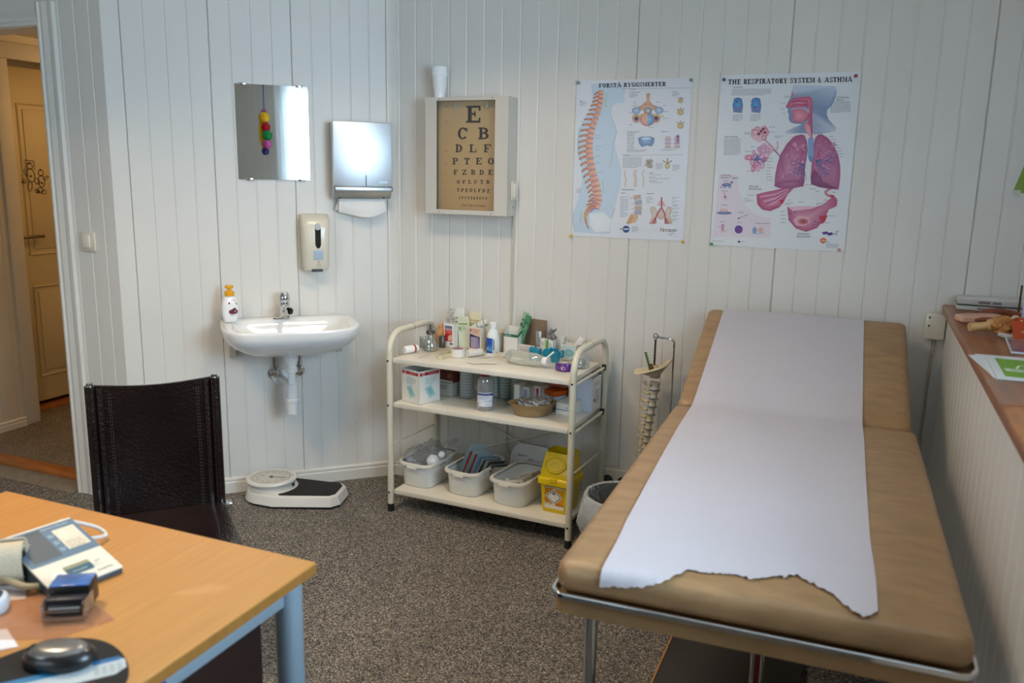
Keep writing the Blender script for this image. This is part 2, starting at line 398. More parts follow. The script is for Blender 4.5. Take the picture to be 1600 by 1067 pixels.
# baseboards, corner strip
BB=[(0,0),(.014,0),(.014,.05),(.010,.056),(.012,.060),(.012,.068),(.006,.074),(0,.074)]
def baseboard(name,p0,p1):
    p0=Vector((*p0,0));p1=Vector((*p1,0)); u=(p1-p0).normalized(); n=Vector((u.y,-u.x,0)); k=len(BB); m=MB()
    vs=[p+n*d+Vector((0,0,z)) for p in (p0,p1) for d,z in BB]
    m.faces(vs,[(i,(i+1)%k,k+(i+1)%k,k+i) for i in range(k)]+[tuple(range(k)),tuple(range(k,2*k))]); return struct(m.build(name,TRIM,sharp=20))
baseboard('baseboard_left',(ax,ay),(0,0)); baseboard('baseboard_back',(0,0),(2.42,0)); baseboard('baseboard_door',(-1.135,ay),(ax,ay))
m=MB(); m.prism([(-.030*CA+.004*SA,-.030*SA-.004*CA),(.0,.0),(.028,0),(.028,-.006),(.006,-.0105),(-.030*CA+.009*SA,-.030*SA-.009*CA)],.0745,2.5); struct(m.build('trim_1',TRIM))

# half-height boarded wall under the wooden ledge
panel_wall('wall_low_partition',(2.42,0),(2.42,-5.3),0,1.033,[.04+.0869*i for i in range(60)],thick=.1)
WOODL=M('ledge_wood','9a5c2c',.42,var=.25,vscale=5,stretch=(9,1.2,4),coat=.25)
m=MB().box((2.706,-2.68,1.048),(.612,5.34,.03),bev=.005); struct(m.build('trim_2',WOODL))

# ------------------------------------------------------------------ doorway and hall
door=thing('door_1','white moulded doorway casing around the open door to the hall','doorway',(0,0,0)); struct(door)
CP=[(0,0),(0,.018),(.012,.022),(.02,.016),(.034,.018),(.06,.012),(.075,.016),(.09,.016),(.092,0)]   # casing section: across, out
def casing_v(x_in,sgn,z0,z1):
    m=MB(); k=len(CP); vs=[(x_in+sgn*a,ay-d,z) for z in (z0,z1) for a,d in CP]
    m.faces(vs,[(i,(i+1)%k,k+(i+1)%k,k+i) for i in range(k)]+[tuple(range(k)),tuple(range(k,2*k))]); return m
casing_v(-1.227,1,0,2.194).build('casing',TRIM,door,sharp=20); casing_v(-2.10,-1,0,2.194).build('casing',TRIM,door,sharp=20)
m=MB(); k=len(CP); vs=[(x,ay-d,2.102+a) for x in (-2.1,-1.2272) for a,d in CP]
m.faces(vs,[(i,(i+1)%k,k+(i+1)%k,k+i) for i in range(k)]+[tuple(range(k)),tuple(range(k,2*k))]); m.build('head_casing',TRIM,door,sharp=20)
m=MB(); m.box((-1.222,ay+.067,1.055),(.012,.135,2.09)).box((-2.105,ay+.067,1.055),(.012,.135,2.09)).box((-1.664,ay+.067,2.106),(.9,.135,.012)).box((-1.24,ay+.11,1.05),(.025,.03,2.09)); m.build('jamb',TRIM,door,bevel=.002)
m=MB(); m.prism([(-.885+.0,0),(-.84,.016),(-.79,.016),(-.79,0)],-2.1,-1.236,Matrix(((0,0,1,0),(1,0,0,0),(0,1,0,0),(0,0,0,1)))); m.build('metal_strip',M('threshold_strip','8d8172',.5,metal=.3,var=.15,vscale=30),door)
m=MB(); m.box((-1.664,-.745,.016),(.86,.09,.034),bev=.004); m.build('threshold',M('threshold_wood','a4622c',.45,var=.25,vscale=6,stretch=(1,12,1)),door)
HW=M('hall_paint','d8d2c4',.5,var=.04,vscale=3)
slab('floor_hall',(-1.88,.3,-.03),(1.86,2.03,.1),floor_mat('hall_carpet','6b6152','8a7d6a','a19480',300))
slab('ceiling_hall',(-1.88,.28,2.27),(1.86,1.98,.1),HW); slab('wall_hall_back',(-1.88,1.25,1.1),(1.86,.1,2.3),HW); slab('wall_hall_right',(-1.0,.25,1.1),(.1,1.9,2.3),HW)
panel_wall('wall_hall_left',(-2.33,-.716),(-2.33,-.262),0.02,2.22,[.1,.2,.3,.4],mat=HW)
slab('wall_hall_left.001',(-2.38,.98,1.12),(.1,.6,2.2),HW); slab('wall_hall_left.002',(-2.38,.22,2.17),(.1,.96,.1),HW)
slab('hall_sky_blocker',(-2.76,.3,1.1),(.1,1.9,2.3),HW)  # added slab behind the hall door, blocks sky leaking through the frame gaps
baseboard('baseboard_hall',(-2.33,-.716),(-2.33,-.28))
d2=thing('door_2','closed cream hall door with two recessed panels and lever handle','door',(-2.6,.24,.02)); struct(d2)
HD=M('hall_door_paint','d9cba6',.45,var=.03,vscale=4)
m=MB(); m.box((0,0,1.05),(.04,.86,2.02),bev=.003)
for z0,z1 in ((.2,.76),(.96,1.85)):
    for y0,y1 in ((-.20,.34),):
        # raised moulding frame and field
        m.tube([(.021,y0,z0),(.021,y1,z0),(.021,y1,z1),(.021,y0,z1)],.008,6,True); m.box((.022,(y0+y1)/2,(z0+z1)/2),(.008,y1-y0-.06,z1-z0-.06),bev=.003)
m.build('leaf',HD,d2)
m=MB(); m.tube([(.02,-.33,1.07),(.06,-.33,1.07),(.066,-.30,1.07),(.066,-.13,1.07)],.009,10); m.lathe([(.0,.0),(.024,.0),(.024,.008),(0,.008)],frame((.02,-.33,1.07),ry=PI/2)); m.build('lever_handle',M('brass_dull','7a6a50',.35,metal=.9),d2)
m=MB(); m.box((.27,-.475,1.05),(.03,.085,2.1),bev=.006).box((.262,-.438,1.05),(.03,.02,2.1),bev=.004).box((.28,.0,2.11),(.03,.99,.09),bev=.006).box((.12,-.439,1.05),(.28,.02,2.1)); m.build('frame',HW,d2)
m=MB(); m.box((.02,.02,.0),(.16,.86,.03),bev=.004); m.build('threshold',MATS['threshold_wood'],d2)
# line drawing of two plump children on the hall door
f=Flat(on_face((.0275,0,0),(0,1,0),(0,0,1)),.0004)
k1='3a2c18'
def loop(cx,cy,rx,ry,n=14,w=.004,rot=0,a0=0,a1=360):
    f.line([(cx+rx*math.cos(R(a0+(a1-a0)*i/n))*math.cos(rot)-ry*math.sin(R(a0+(a1-a0)*i/n))*math.sin(rot),cy+rx*math.cos(R(a0+(a1-a0)*i/n))*math.sin(rot)+ry*math.sin(R(a0+(a1-a0)*i/n))*math.cos(rot)) for i in range(n+1)],w,k1)
Y0=-.135;Z0=1.40
for (cx,cy,rx,ry,rot) in ((-.02,.09,.017,.02,0),(-.018,.035,.026,.04,.1),(-.05,.05,.01,.022,.5),(-.065,.0,.014,.012,0),(-.03,-.03,.014,.03,-.2),(.05,.05,.017,.019,0),(.05,-.0,.022,.036,0),(.082,.02,.018,.008,.5),(.02,.0,.014,.02,.8),(.035,-.055,.022,.016,0),(.06,-.065,.016,.013,0),(.015,-.06,.018,.010,-.3)): loop(Y0+cx,Z0+cy,rx,ry,rot=rot)
f.line([(Y0-.05,Z0+.07),(Y0-.05,Z0+.125),(Y0+.01,Z0+.12),(Y0+.012,Z0+.07)],.003,k1)
for cx,cy in ((-.025,.105),(.048,.068),(.022,-.06),(-.07,-.005),(-.02,.03),(.05,-.01)): f.ell(Y0+cx,Z0+cy,.008,.006,k1,3,8)
f.build('line_drawing',d2)

# ------------------------------------------------------------------ windows behind the camera, seen in the mirror and the polished steel
FRW=M('window_paint','eceae4',.3)
PANE=clear('window_glass','f7fbff',.04,.0,.0)
def window(name,lab,loc,rz,w,h,nx,nz):
    t=thing(name,lab,'window',loc,rz); struct(t); m=MB()
    for x in (-w/2+.03,w/2-.03): m.box((x,0,h/2),(.06,.08,h))
    for z in (.03,h-.03): m.box((0,0,z),(w-.121,.08,.06))
    m.build('frame',FRW,t,bevel=.004); m=MB()
    for i in range(1,nx): m.box((-w/2+w*i/nx,0,h/2),(.035,.05,h-.121))
    for i in range(1,nz): m.box((0,0,h*i/nz),(w-.121,.049,.032))
    m.build('glazing_bar',FRW,t,bevel=.003); MB().box((0,.0,h/2),(w-.1,.004,h-.1)).build('pane',PANE,t); return t
window('window_1','white framed window with glazing bars above the ledge',(WX+.05,(WY0+WY1)/2,1.12),-PI/2,WY1-WY0,1.18,2,2)
window('window_2','wide white framed window in the rear wall',(-.05,RY-.05,.9),PI,2.1,1.3,3,2)
CUR=M('curtain_cloth','f1f1ef',.9,var=.03,vscale=12,bump=.2,bscale=120)
cb=CUR.node_tree.nodes['Principled BSDF']; cb.inputs['Transmission Weight'].default_value=.0
tr=CUR.node_tree.nodes.new('ShaderNodeBsdfTranslucent'); tr.inputs[0].default_value=(.9,.92,.95,1); mxs=CUR.node_tree.nodes.new('ShaderNodeMixShader'); mxs.inputs[0].default_value=.45
CUR.node_tree.links.new(cb.outputs[0],mxs.inputs[1]); CUR.node_tree.links.new(tr.outputs[0],mxs.inputs[2]); CUR.node_tree.links.new(mxs.outputs[0],[n for n in CUR.node_tree.nodes if n.type=='OUTPUT_MATERIAL'][0].inputs[0])
def curtain(lab,x,y0,y1):
    m=MB(); m.grid(lambda u,v:(x+.018*math.sin(u*38+.8*math.sin(v*3))+.006*math.sin(u*81+v*4),y0+(y1-y0)*(u+.04*math.sin(v*5)*u*(1-u)),1.1+1.25*v),90,12)
    tag(m.build('curtain',CUR,sharp=180),lab,'curtain')
curtain('white gathered curtain hanging at the window edge, beside the caterpillar toy, seen in the mirror',2.93,-3.19,-2.90)
curtain('white gathered curtain at the far edge of the window above the ledge',2.93,-1.95,-1.50)
# soft toy caterpillar on a cord
t=thing('caterpillar_toy','colourful stuffed caterpillar hanging on a blue cord, seen in the mirror','toy',(2.87,-3.255,1.66))
FELT=lambda n,c:M('plush_'+n,c,.95,var=.1,vscale=60,bump=.3,bscale=200)
z=.0
for nm,c,y,zz,r in (('navy','1f2f70',-.0,.02,.034),('pink','c9589a',.022,.085,.043),('green','1f8a45',.028,.165,.047),('red','b51420',.016,.24,.043),):
    MB().ball((0,y,zz),(r,r,r*1.02),jit=.08).build('body_segment',FELT(nm,c),t)
MB().ball((0,.0,.325),.052).build('head',FELT('yellow','e8b41c'),t)
MB().tube([(0,-.03,.30),(0,-.042,.22),(0,-.038,.12),(0,-.02,.03)],[.02,.022,.02,.01],8).build('back_strip',FELT('yellow','e8b41c'),t)
MB().ball((-.04,.018,.33),.006).ball((-.047,-.012,.33),.006).build('eye',M('eye_black','101010',.3),t)
MB().ball((0,.018,.385),.012).ball((0,-.02,.385),.012).build('antenna',FELT('pink','c9589a'),t)
MB().tube([(0,0,.37),(0,0,.68)],.005,8).build('cord',M('cord_blue','2b5ea0',.8),t)
# daylight and room lamps
def area(name,loc,rot,sx,sy,en,col):
    l=bpy.data.lights.new(name,'AREA'); l.shape='RECTANGLE'; l.size=sx; l.size_y=sy; l.energy=en; l.color=col
    o=bpy.data.objects.new(name,l); COL.objects.link(o); o.location=loc; o.rotation_euler=rot; return o
area('daylight_right',(WX+.14,(WY0+WY1)/2,1.72),(PI/2,0,PI/2),1.45,1.15,E1,(.67,.85,1))
area('daylight_rear',(-.05,RY-.14,1.55),(PI/2,0,0),2.0,1.25,E2,(.86,.94,1))
area('ceiling_lamp',(-.05,-2.35,2.44),(0,0,0),.45,.3,E3,(1,.79,.56)).data.spread=R(138)
area('ceiling_lamp_window_side',(.75,-1.15,2.44),(0,0,0),.45,.3,E3*.55,(1,.78,.55)).data.spread=R(140)
l=bpy.data.lights.new('hall_lamp','POINT'); l.energy=E4; l.color=(1,.58,.22); l.shadow_soft_size=.1
o=bpy.data.objects.new('hall_lamp',l); COL.objects.link(o); o.location=(-1.55,.55,2.05)
w=bpy.data.worlds.new('sky'); SC.world=w; w.use_nodes=True; nt=w.node_tree; bg=nt.nodes['Background']
sky=nt.nodes.new('ShaderNodeTexSky'); sky.sky_type='HOSEK_WILKIE'; sky.turbidity=6; sky.sun_direction=Vector((-.3,-.5,.6)).normalized()
nt.links.new(sky.outputs[0],bg.inputs[0]); bg.inputs[1].default_value=EW
SC.view_settings.view_transform=VT; SC.view_settings.look='None'; SC.view_settings.exposure=EXPO

# ------------------------------------------------------------------ things on the diagonal wall (local x along the wall, -y into the room)
CHROME=M('chrome','d8dadc',.08,metal=1); STEEL=M('polished_steel','e4ebf0',.42,metal=1); PORC=M('porcelain','eeeeec',.08,coat=.5,spec=.6)
WHITE=M('white_plastic','ececea',.3); CREAM=M('cream_plastic','ddd6c4',.3,coat=.2); BLACK=M('black_plastic','141414',.35); DKGREY=M('dark_grey','3c3f42',.4)
ALMOND=M('almond_enamel','dcd3b8',.3,coat=.3)
def at(s,off,z): return wa(s,off,z)
# mirror
t=thing('wall_mirror','frameless rectangular mirror clipped to the boards beside the towel dispenser','mirror',at(.549,.006,1.472),AW)
MB().box((0,0,.2065),(.312,.005,.413)).build('mirror_glass',M('mirror_silver','eef2f0',.0,metal=1),t)
m=MB(); m.box((0,.0035,.2065),(.3125,.0025,.4135)); m.build('glass_edge',M('glass_edge','c8d4d4',.15),t)
for x,z in ((-.125,.413),(.118,.413),(-.11,0),(.118,0)): MB().box((x,-.001,z),(.03,.012,.010),bev=.002).build('clip',CHROME,t)
# towel dispenser
t=thing('towel_dispenser','polished steel paper towel dispenser with sloping underside on diagonal wall','towel dispenser',at(.166,.0,1.392),AW)
m=MB(); m.box((0,-.052,.196),(.268,.098,.298),bev=.004)
m.prism([(-.002,.05),(-.103,.05),(-.101,.034),(-.072,.0),(-.002,.0)],-.134,.134,Matrix(((0,0,1,0),(1,0,0,0),(0,1,0,0),(0,0,0,1))))
m.build('body',M('steel_body','c6ccd0',.3,metal=.85),t)
m=MB(); m.box((0,-.104,.2),(.272,.012,.29),bev=.005); m.build('door',STEEL,t)
m=MB(); m.box((0,-.112,.044),(.264,.008,.016),bev=.003); m.build('front_lip',STEEL,t)
m=MB(); m.box((.012,-.1105,.082),(.004,.003,.05)); m.build('lock_slot',DKGREY,t)
m=MB(); m.box((.092,-.1105,.076),(.042,.002,.010)); m.build('badge',M('badge_grey','9aa4aa',.4,metal=.5),t)
for x in (-.132,.132): MB().box((x,-.113,.044),(.004,.01,.02)).build('hinge_pin',DKGREY,t)
for x in (-.105,.1): MB().ball((x,-.074,.006),(.008,.004,.005)).build('paper_catch',DKGREY,t)
m=MB()
def tw(u,v): 
    x=-.105+.215*u; k=math.sin(u*5.5+1)*.006*v
    return (x+.01*v*math.sin(u*2),-.052-.02*v+.02*v*v+k*2,-.002-v*(.062+.02*math.sin(u*3.2+.2))+k)
m.grid(tw,20,8); m.grid(lambda u,v:(lambda p:(p[0]-.014*v,p[1]+.016,p[2]*.86+.0))(tw(u,v)),20,8)
tag(m.build('paper_towel',M('tissue','eeedea',.95,bump=.15,bscale=60),None,at(.166,.0,1.392),AW,sharp=180),'white folded paper towel hanging out of the steel dispenser','paper towel')
# soap dispenser
t=thing('soap_dispenser','cream wall soap dispenser with a dark sight window and grey patch','soap dispenser',at(.383,0,1.058),AW)
rings=[]
for z,w,d,y in ((0,.104,.05,-.0),(.006,.112,.085,-.0),(.03,.118,.098,0),(.20,.128,.098,0),(.235,.13,.088,0),(.256,.126,.066,0),(.262,.116,.05,0)):
    rings.append([(x,yy-d/2,z) for x,yy in rrect(w,d,min(.028,d*.4),5)])
MB().loops(rings).build('housing',CREAM,t,sharp=50)
m=MB(); m.prism([(x*.5,y) for x,y in rrect(.052,.115,.0255,6,0,.165)],-.001,.0025,frame((.006,-.0965,0),rx=PI/2)); m.build('sight_window',M('smoked_window','17191b',.06,coat=.6),t)
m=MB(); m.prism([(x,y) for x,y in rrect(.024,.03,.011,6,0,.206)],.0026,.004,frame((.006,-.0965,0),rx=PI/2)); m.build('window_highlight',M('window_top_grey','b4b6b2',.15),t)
m=MB(); m.box((.006,-.0985,.077),(.043,.002,.044)); m.build('label_patch',M('silver_patch','98a0a6',.35,metal=.4,var=.1,vscale=300),t)
f=Flat(on_face((.006,-.0985,.035),(1,0,0),(0,0,1))); f.ell(0,.012,.0028,.0028,'4a4a4a'); f.line([(-.008,-.006),(-.002,.004),(.002,.003),(.009,-.004)],.0016,'8a877e'); f.line([(-.006,-.006),(.01,-.006)],.0016,'8a877e'); f.build('hand_symbol',t)
m=MB(); m.box((.0,-.075,.006),(.05,.04,.012),bev=.003); m.build('nozzle',DKGREY,t)
# washbasin
t=thing('washbasin','white porcelain wall washbasin under the soap dispenser with bottle trap below','washbasin',at(.524,0,.845),AW)
def outline(k,n=48):
    """plan of the basin at inset k: straight back, bowed front"""
    o=[]
    for i in range(n):
        a=2*PI*i/n; c,s=math.cos(a),math.sin(a)
        ex=2/5.0; x=.298*abs(c)**ex*(1 if c>=0 else -1)
        y=(-.20-.235*abs(s)**(2/3.0)) if s<0 else (-.20+.195*abs(s)**(2/9))
        if s<0: x*=1
        o.append((x,y))
    return o
O=outline(0); cx0,cy0=0,-.2
def sc(k,ky,dx,dy,z): return [(cx0+dx+(x-cx0)*k,cy0+dy+(y-cy0)*ky,z) for x,y in O]
rings=[sc(.22,.25,0,.03,-.146),sc(.45,.5,0,.035,-.139),sc(.70,.74,0,.03,-.118),sc(.88,.90,0,.015,-.085),sc(.965,.965,0,.004,-.055),sc(.99,.99,0,0,-.035),sc(1,1,0,0,-.012),sc(.998,.998,0,0,-.003),sc(.985,.985,0,0,0)]
def bowl(k,ky,z,dy=-.035): return sc(k,ky,0,dy,z)
rings+=[bowl(.86,.80,-.001),bowl(.83,.76,-.006),bowl(.78,.70,-.03),bowl(.68,.58,-.075),bowl(.5,.4,-.105),bowl(.2,.16,-.112)]
MB().loops(rings).build('basin',PORC,t,sharp=60)
m=MB(); m.lathe([(0,0),(.012,0),(.012,.002),(.007,.003),(.006,.001),(0,.001)],frame((0.005,-.098,-.048),rx=PI/2+.35)); m.build('overflow_ring',CHROME,t)
for x in (-.245,.245):
    m=MB(); m.prism([(0,-.185),(-.012,-.185),(-.10,-.095),(-.10,-.06),(0,-.06)],-.014,.014,Matrix(((0,0,1,x),(1,0,0,-.002),(0,1,0,0),(0,0,0,1)))); m.ball((x,-.012,-.168),.006,mat=1); m.build('wall_bracket',[CREAM,DKGREY],t,bevel=.002)
fa=MB(); fx,fy=-.01,-.075
fa.lathe([(.0,0),(.027,0),(.027,.006),(.023,.010),(.022,.05),(.024,.055),(.023,.072),(.019,.076),(0,.076)],frame((fx,fy,.001))); 
fa=fa.build('faucet',CHROME,t)
m=MB(); m.tube([(fx,fy,.045),(fx-.01,fy-.05,.056),(fx-.016,fy-.10,.05),(fx-.018,fy-.115,.038)],[.017,.015,.0125,.011],14); m.build('spout',CHROME,fa)
m=MB(); m.lathe([(.0,.076),(.023,.076),(.026,.09),(.024,.11),(.014,.122),(0,.124)],frame((fx,fy,0))); m.loops([[(fx+a,fy-.0+b*1.0,.112+c) for a,b,c in r] for r in ([(.011,.0,-.01),(.011,.0,.012),(-.011,.0,.012),(-.011,0,-.01)],[(.0075,-.045,.0),(.0075,-.045,.012),(-.0085,-.045,.012),(-.0085,-.045,.0)],[(.002,-.098,.004),(.002,-.098,.011),(-.012,-.098,.011),(-.012,-.098,.004)])]); m.build('lever',CHROME,fa,bevel=.002)
m=MB(); m.lathe([(0,0),(.016,0),(.015,.012),(.011,.016),(0,.016)],frame((fx+.018,fy-.01,.033),rz=.3,ry=PI/2)); m.build('side_knob',BLACK,fa)
m=MB(); m.tube([(fx-.0,fy-.02,.004),(fx-.03,fy-.03,.003),(fx-.045,fy-.04,.004),(fx-.055,fy-.03,.004),(fx-.045,fy-.022,.004)],.0022,6); m.build('chain',DKGREY,fa)
tr_=MB(); T=lambda x,y,z:frame((x,y,z))
tr_.lathe([(0,-.145),(.033,-.145),(.032,-.175),(.026,-.19),(.026,-.195),(.022,-.196),(.022,-.21),(.027,-.212),(.027,-.232),(.017,-.236),(.017,-.285),(.026,-.288),(.027,-.31),(.028,-.345),(.026,-.355),(.0305,-.358),(.0305,-.37),(.0285,-.372),(.024,-.43),(.02,-.434),(0,-.434)],T(.0,-.18,0),20)
tr_=tr_.build('bottle_trap',WHITE,t)
m=MB(); m.tube([(.0,-.18,-.305),(-.01,-.12,-.30),(-.03,-.03,-.295),(-.032,-.001,-.295)],.016,12); m.lathe([(0,0),(.04,0),(.038,.01),(.02,.014),(0,.014)],frame((-.032,-.002,-.295),rx=PI/2)); m.build('waste_pipe',WHITE,tr_)
for i,(x,lab) in enumerate(((-.062,'round chrome stop valve under the basin with a bare copper-grey pipe above'),(.052,'round chrome stop valve under the basin half hidden behind the trap'))):
    v=thing('stop_valve',lab,'valve',tuple(Vector(at(.524,0,.845-.27))+Matrix.Rotation(AW,3,'Z')@Vector((x,0,0))),AW)
    m=MB(); m.lathe([(0,0),(.029,0),(.028,.006),(.02,.012),(.018,.02),(0,.02)],frame((0,-.001,0),rx=PI/2)); m.build('escutcheon',CHROME,v)
    m=MB(); m.lathe([(0,0),(.019,0),(.02,.02),(.014,.026),(0,.027)],frame((0,-.022,.0),rx=PI/2)); m.build('handwheel',CHROME,v)
    m=MB(); m.tube([(.001,-.02,.0),(.001,-.022,.05),(.001+.01*i,-.03,.14)],.0045,8); m.build('supply_pipe',M('pipe_grey','8b8378',.3,metal=.8),v)
# lotion bottle on the basin
t=thing('lotion_bottle','white pump bottle with yellow pump head and fruit label on the basin','bottle',at(.775,.12,.8465),AW+.15)
rings=[]
for z,w,d in ((0,.046,.03),(.003,.058,.038),(.03,.071,.042),(.06,.075,.043),(.09,.068,.041),(.11,.05,.036),(.118,.034,.03)): rings.append([(x,y,z) for x,y in rrect(w,d,min(w,d)*.48,6)])
MB().loops(rings).build('bottle_body',M('white_gloss','f2f2f2',.18,coat=.4),t,sharp=60)
YEL=M('pump_yellow','e8a708',.3)
m=MB(); m.lathe([(0,.118),(.021,.118),(.021,.135),(.017,.139),(0,.139)]); m.build('collar',YEL,t)
m=MB(); m.lathe([(0,.138),(.008,.138),(.008,.15),(.0,.15)],seg=12); m.loops([[(x+.0,y,z) for x,y in rrect(w,.02,.008,4,dx)] for z,w,dx in ((.149,.02,0),(.154,.036,-.0),(.161,.038,-.0),(.165,.03,.0))]); m.build('pump_head',YEL,t)
f=Flat(lambda x,y,l:((x-.006)*1.35,-.0216-l+abs((x-.006)*1.35)**2*3.2+max(0,y*1.15-.07)*.05,y*1.15-.006),.0004)
f.slab('SPA',.004,.087,.008,'c23b3b',2,width=.016); f.rect(-.006,.073,.026,.080,'7a6a48',1); f.rect(-.002,.078,.022,.085,'9a2a2a',2); f.text('natural',-.003,.0745,.006,'e8dcc0',3)
f.ell(.013,.047,.015,.010,'5a1218',1,16,inner='7a2028')
rg=random.Random(3)
for i in range(14): f.ell(.013+rg.uniform(-.013,.013),.050+rg.uniform(-.008,.01),.0036,.0036,rg.choice(['8a1420','3a0a10','7a2030','5a1820']),2,8)
f.line([(.0,.036),(.026,.036)],.002,'8a90b0'); f.line([(.004,.031),(.022,.031)],.0015,'9aa0b8'); f.build('fruit_label',t)
# rocker light switch by the door
t=thing('light_switch','cream rocker light switch on the boards beside the doorway','light switch',(-1.041,ay-.0,1.15))
MB().box((0,-.0055,.0425),(.083,.011,.085),bev=.004).build('cover_plate',CREAM,t); MB().box((-.006,-.013,.0425),(.046,.008,.056),bev=.003).build('rocker',M('cream_light','e6e0d0',.25,coat=.3),t)

# ------------------------------------------------------------------ things on the back wall
# eye test light box
t=thing('eye_chart_box','pale metal eye test light box with lettered chart on the back wall','eye chart',(.4318,0,1.333))
W2,H2,D2=.204,.513,.100; PUT=M('putty_enamel','cfcabf',.4,coat=.1); wx0,wx1,wz0,wz1=-.148,.140,.020,.499
m=MB(); m.box((-W2+.002,-D2/2,H2/2),(.004,D2-.004,H2)); m.box((W2-.002,-D2/2,H2/2),(.004,D2-.004,H2)); m.box((0,-D2/2,.002),(2*W2-.0085,D2-.004,.004)); m.box((0,-D2/2,H2-.002),(2*W2-.0085,D2-.004,.004)); m.box((0,-.004,H2/2),(2*W2-.0085,.006,H2-.0085)); m.build('housing',PUT,t)
m=MB()
for (a,b,c,d) in ((-W2,wx0,0,H2),(wx1,W2,0,H2),(wx0,wx1,0,wz0),(wx0,wx1,wz1,H2)): m.box(((a+b)/2,-D2+.002,(c+d)/2),(b-a,.004,d-c))
m.build('front_frame',PUT,t)
for x,z in ((-.135,.505),(.126,.508),(-.133,.008),(.126,.008)): MB().ball((x,-D2-.0005,z),.0022).build('screw',DKGREY,t)
for z in (.068,.038): MB().ball((W2+.0005,-.035 if z<.05 else -.018,z),(.0015,.003,.003)).build('screw',DKGREY,t)
f=Flat(on_face((-.4318,-.054,-1.333),(1,0,0),(0,0,1)),.0006)
f.rect(.270,1.337,.580,1.842,'f4dcb4',0); f.poly([(.284,1.345),(.552,1.345),(.552,1.828),(.284,1.828)],None,1,cols=['ffd49a','f8cc98','fcdcb0','ffe0b4'])
f.build('chart_sheet',t)
f=Flat(on_face((-.4318,-.0555,-1.333),(1,0,0),(0,0,1)),.0003); K='15120f'
rows=[(('E',.4108,1.7384,.481,1.8114),),(('C',.3699,1.6661,.4182,1.7181),('B',.4714,1.6663,.5226,1.7177)),(('D',.3576,1.6089,.3918,1.644),('L',.4281,1.6094,.4628,1.6443),('F',.4987,1.61,.5342,1.6446)),
(('P',.3432,1.5549,.3715,1.584),('T',.4022,1.5557,.4301,1.5846),('E',.4609,1.5564,.4898,1.5852),('O',.5203,1.5572,.5492,1.5858)),
(('F',.349,1.509,.3708,1.5312),('Z',.3928,1.5097,.4144,1.5319),('B',.437,1.5105,.4583,1.5326),('D',.4793,1.5113,.5004,1.5332),('E',.5227,1.512,.5447,1.5339)),
(('O',.3657,1.4693,.3809,1.4854),('F',.3949,1.4699,.4111,1.486),('L',.424,1.4705,.4401,1.4866),('C',.4536,1.4712,.4689,1.4872),('T',.4834,1.4718,.4992,1.4878),('B',.513,1.4724,.5295,1.4884))]
for r_ in rows:
    for c,x0,z0,x1,z1 in r_: f.slab(c,x0,z0,z1-z0,K,1,width=x1-x0)
def spread(s,x0,x1,z0,z1,k=.6):
    p=(x1-x0)/len(s)
    for i,c in enumerate(s): f.slab(c,x0+p*(i+.5-k/2),z0,z1-z0,K,1,width=p*k)
spread('TPEOLFDZ',.362,.534,1.4335,1.4485,.62); spread('LPCTZBDEFO',.374,.521,1.401,1.4125,.6); spread('EOCZFLDFBD',.389,.509,1.369,1.377,.6)
for z,s in ((1.808,'60'),(1.741,'36'),(1.665,'24'),(1.609,'18'),(1.555,'12'),(1.51,'9'),(1.47,'6'),(1.433,'5'),(1.40,'4'),(1.368,'3')): f.text(s,.312,z,.010,'8a6a44',1,'c')
f.build('chart_letters',t)
for x in (-.075,.085): MB().box((x,-.062,.478),(.016,.012,.024),bev=.003).build('lamp_socket',M('socket_white','d8dcdc',.3),t)
MB().box((( wx0+wx1)/2,-D2+.006,H2/2),(wx1-wx0+.02,.002,wz1-wz0+.02)).build('glass_front',clear('chart_glass','f2f2ee',.03,.04,.03),t)
s_=MB().box((W2+.0055,-.038,.11),(.011,.055,.085),bev=.004).build('light_switch_plate',CREAM,t); MB().box((W2+.013,-.040,.11),(.008,.032,.058),bev=.003).build('rocker',MATS['cream_light'],s_)
# nested cups on the box
for i,(z,lab) in enumerate(((0,'lower white plastic cup standing on the eye chart box'),(.056,'upper white plastic cup nested on top of another above the eye chart box'))):
    m=MB(); m.lathe_open([(.0,.001),(.024,.001),(.0245,.004),(.033,.09),(.0345,.092),(.032,.092),(.0315,.088),(.0225,.006),(0,.004)],seg=28) 
    if i: m=MB(); m.lathe_open([(.0335,.036),(.0352,.038),(.0352,.078),(.034,.080),(.026,.079),(0,.079)],seg=28)
    tag(m.build('plastic_cup',M('cup_plastic','f1f4f6',.2,coat=.4,sss=.1),None,(.277,-.055,1.8465+z)),lab,'cup','nested white cups')
# cable down from the chart box and cable under the junction box
m=MB(); m.tube([(.628,-.006,1.395),(.634,-.007,1.36),(.628,-.006,1.31),(.627,-.006,.9),(.624,-.006,.55),(.61,-.006,.25),(.66,-.006,.14)],.0042,8); tag(m.build('power_cable',M('cable_cream','cfc7b4',.5)),'thin cream cable running down the boards from the eye chart box','cable')
t=thing('junction_box','cream cable junction box on the back wall beside the wooden ledge','junction box',(2.382,0,.932))
MB().box((0,-.022,.047),(.07,.044,.098),bev=.006).build('housing',CREAM,t)
for z in (.082,.05): MB().ball((-.022,-.0445,z),(.004,.002,.004)).build('screw',DKGREY,t)
m=MB(); m.tube([(2.388,-.012,.934),(2.386,-.012,.905),(2.382,-.008,.86),(2.376,-.008,.5),(2.37,-.008,.1)],.005,8); m.box((2.385,-.012,.875),(.016,.016,.012)); tag(m.build('wall_cable',M('cable_grey','b4aca0',.5)),'grey cable running down from the junction box beside the couch','cable')
t=thing('socket_block','white low wall socket block near the floor above the waste bin','socket',(1.165,0,.135))
MB().box((0,-.02,.04),(.13,.04,.08),bev=.004).build('housing',CREAM,t)
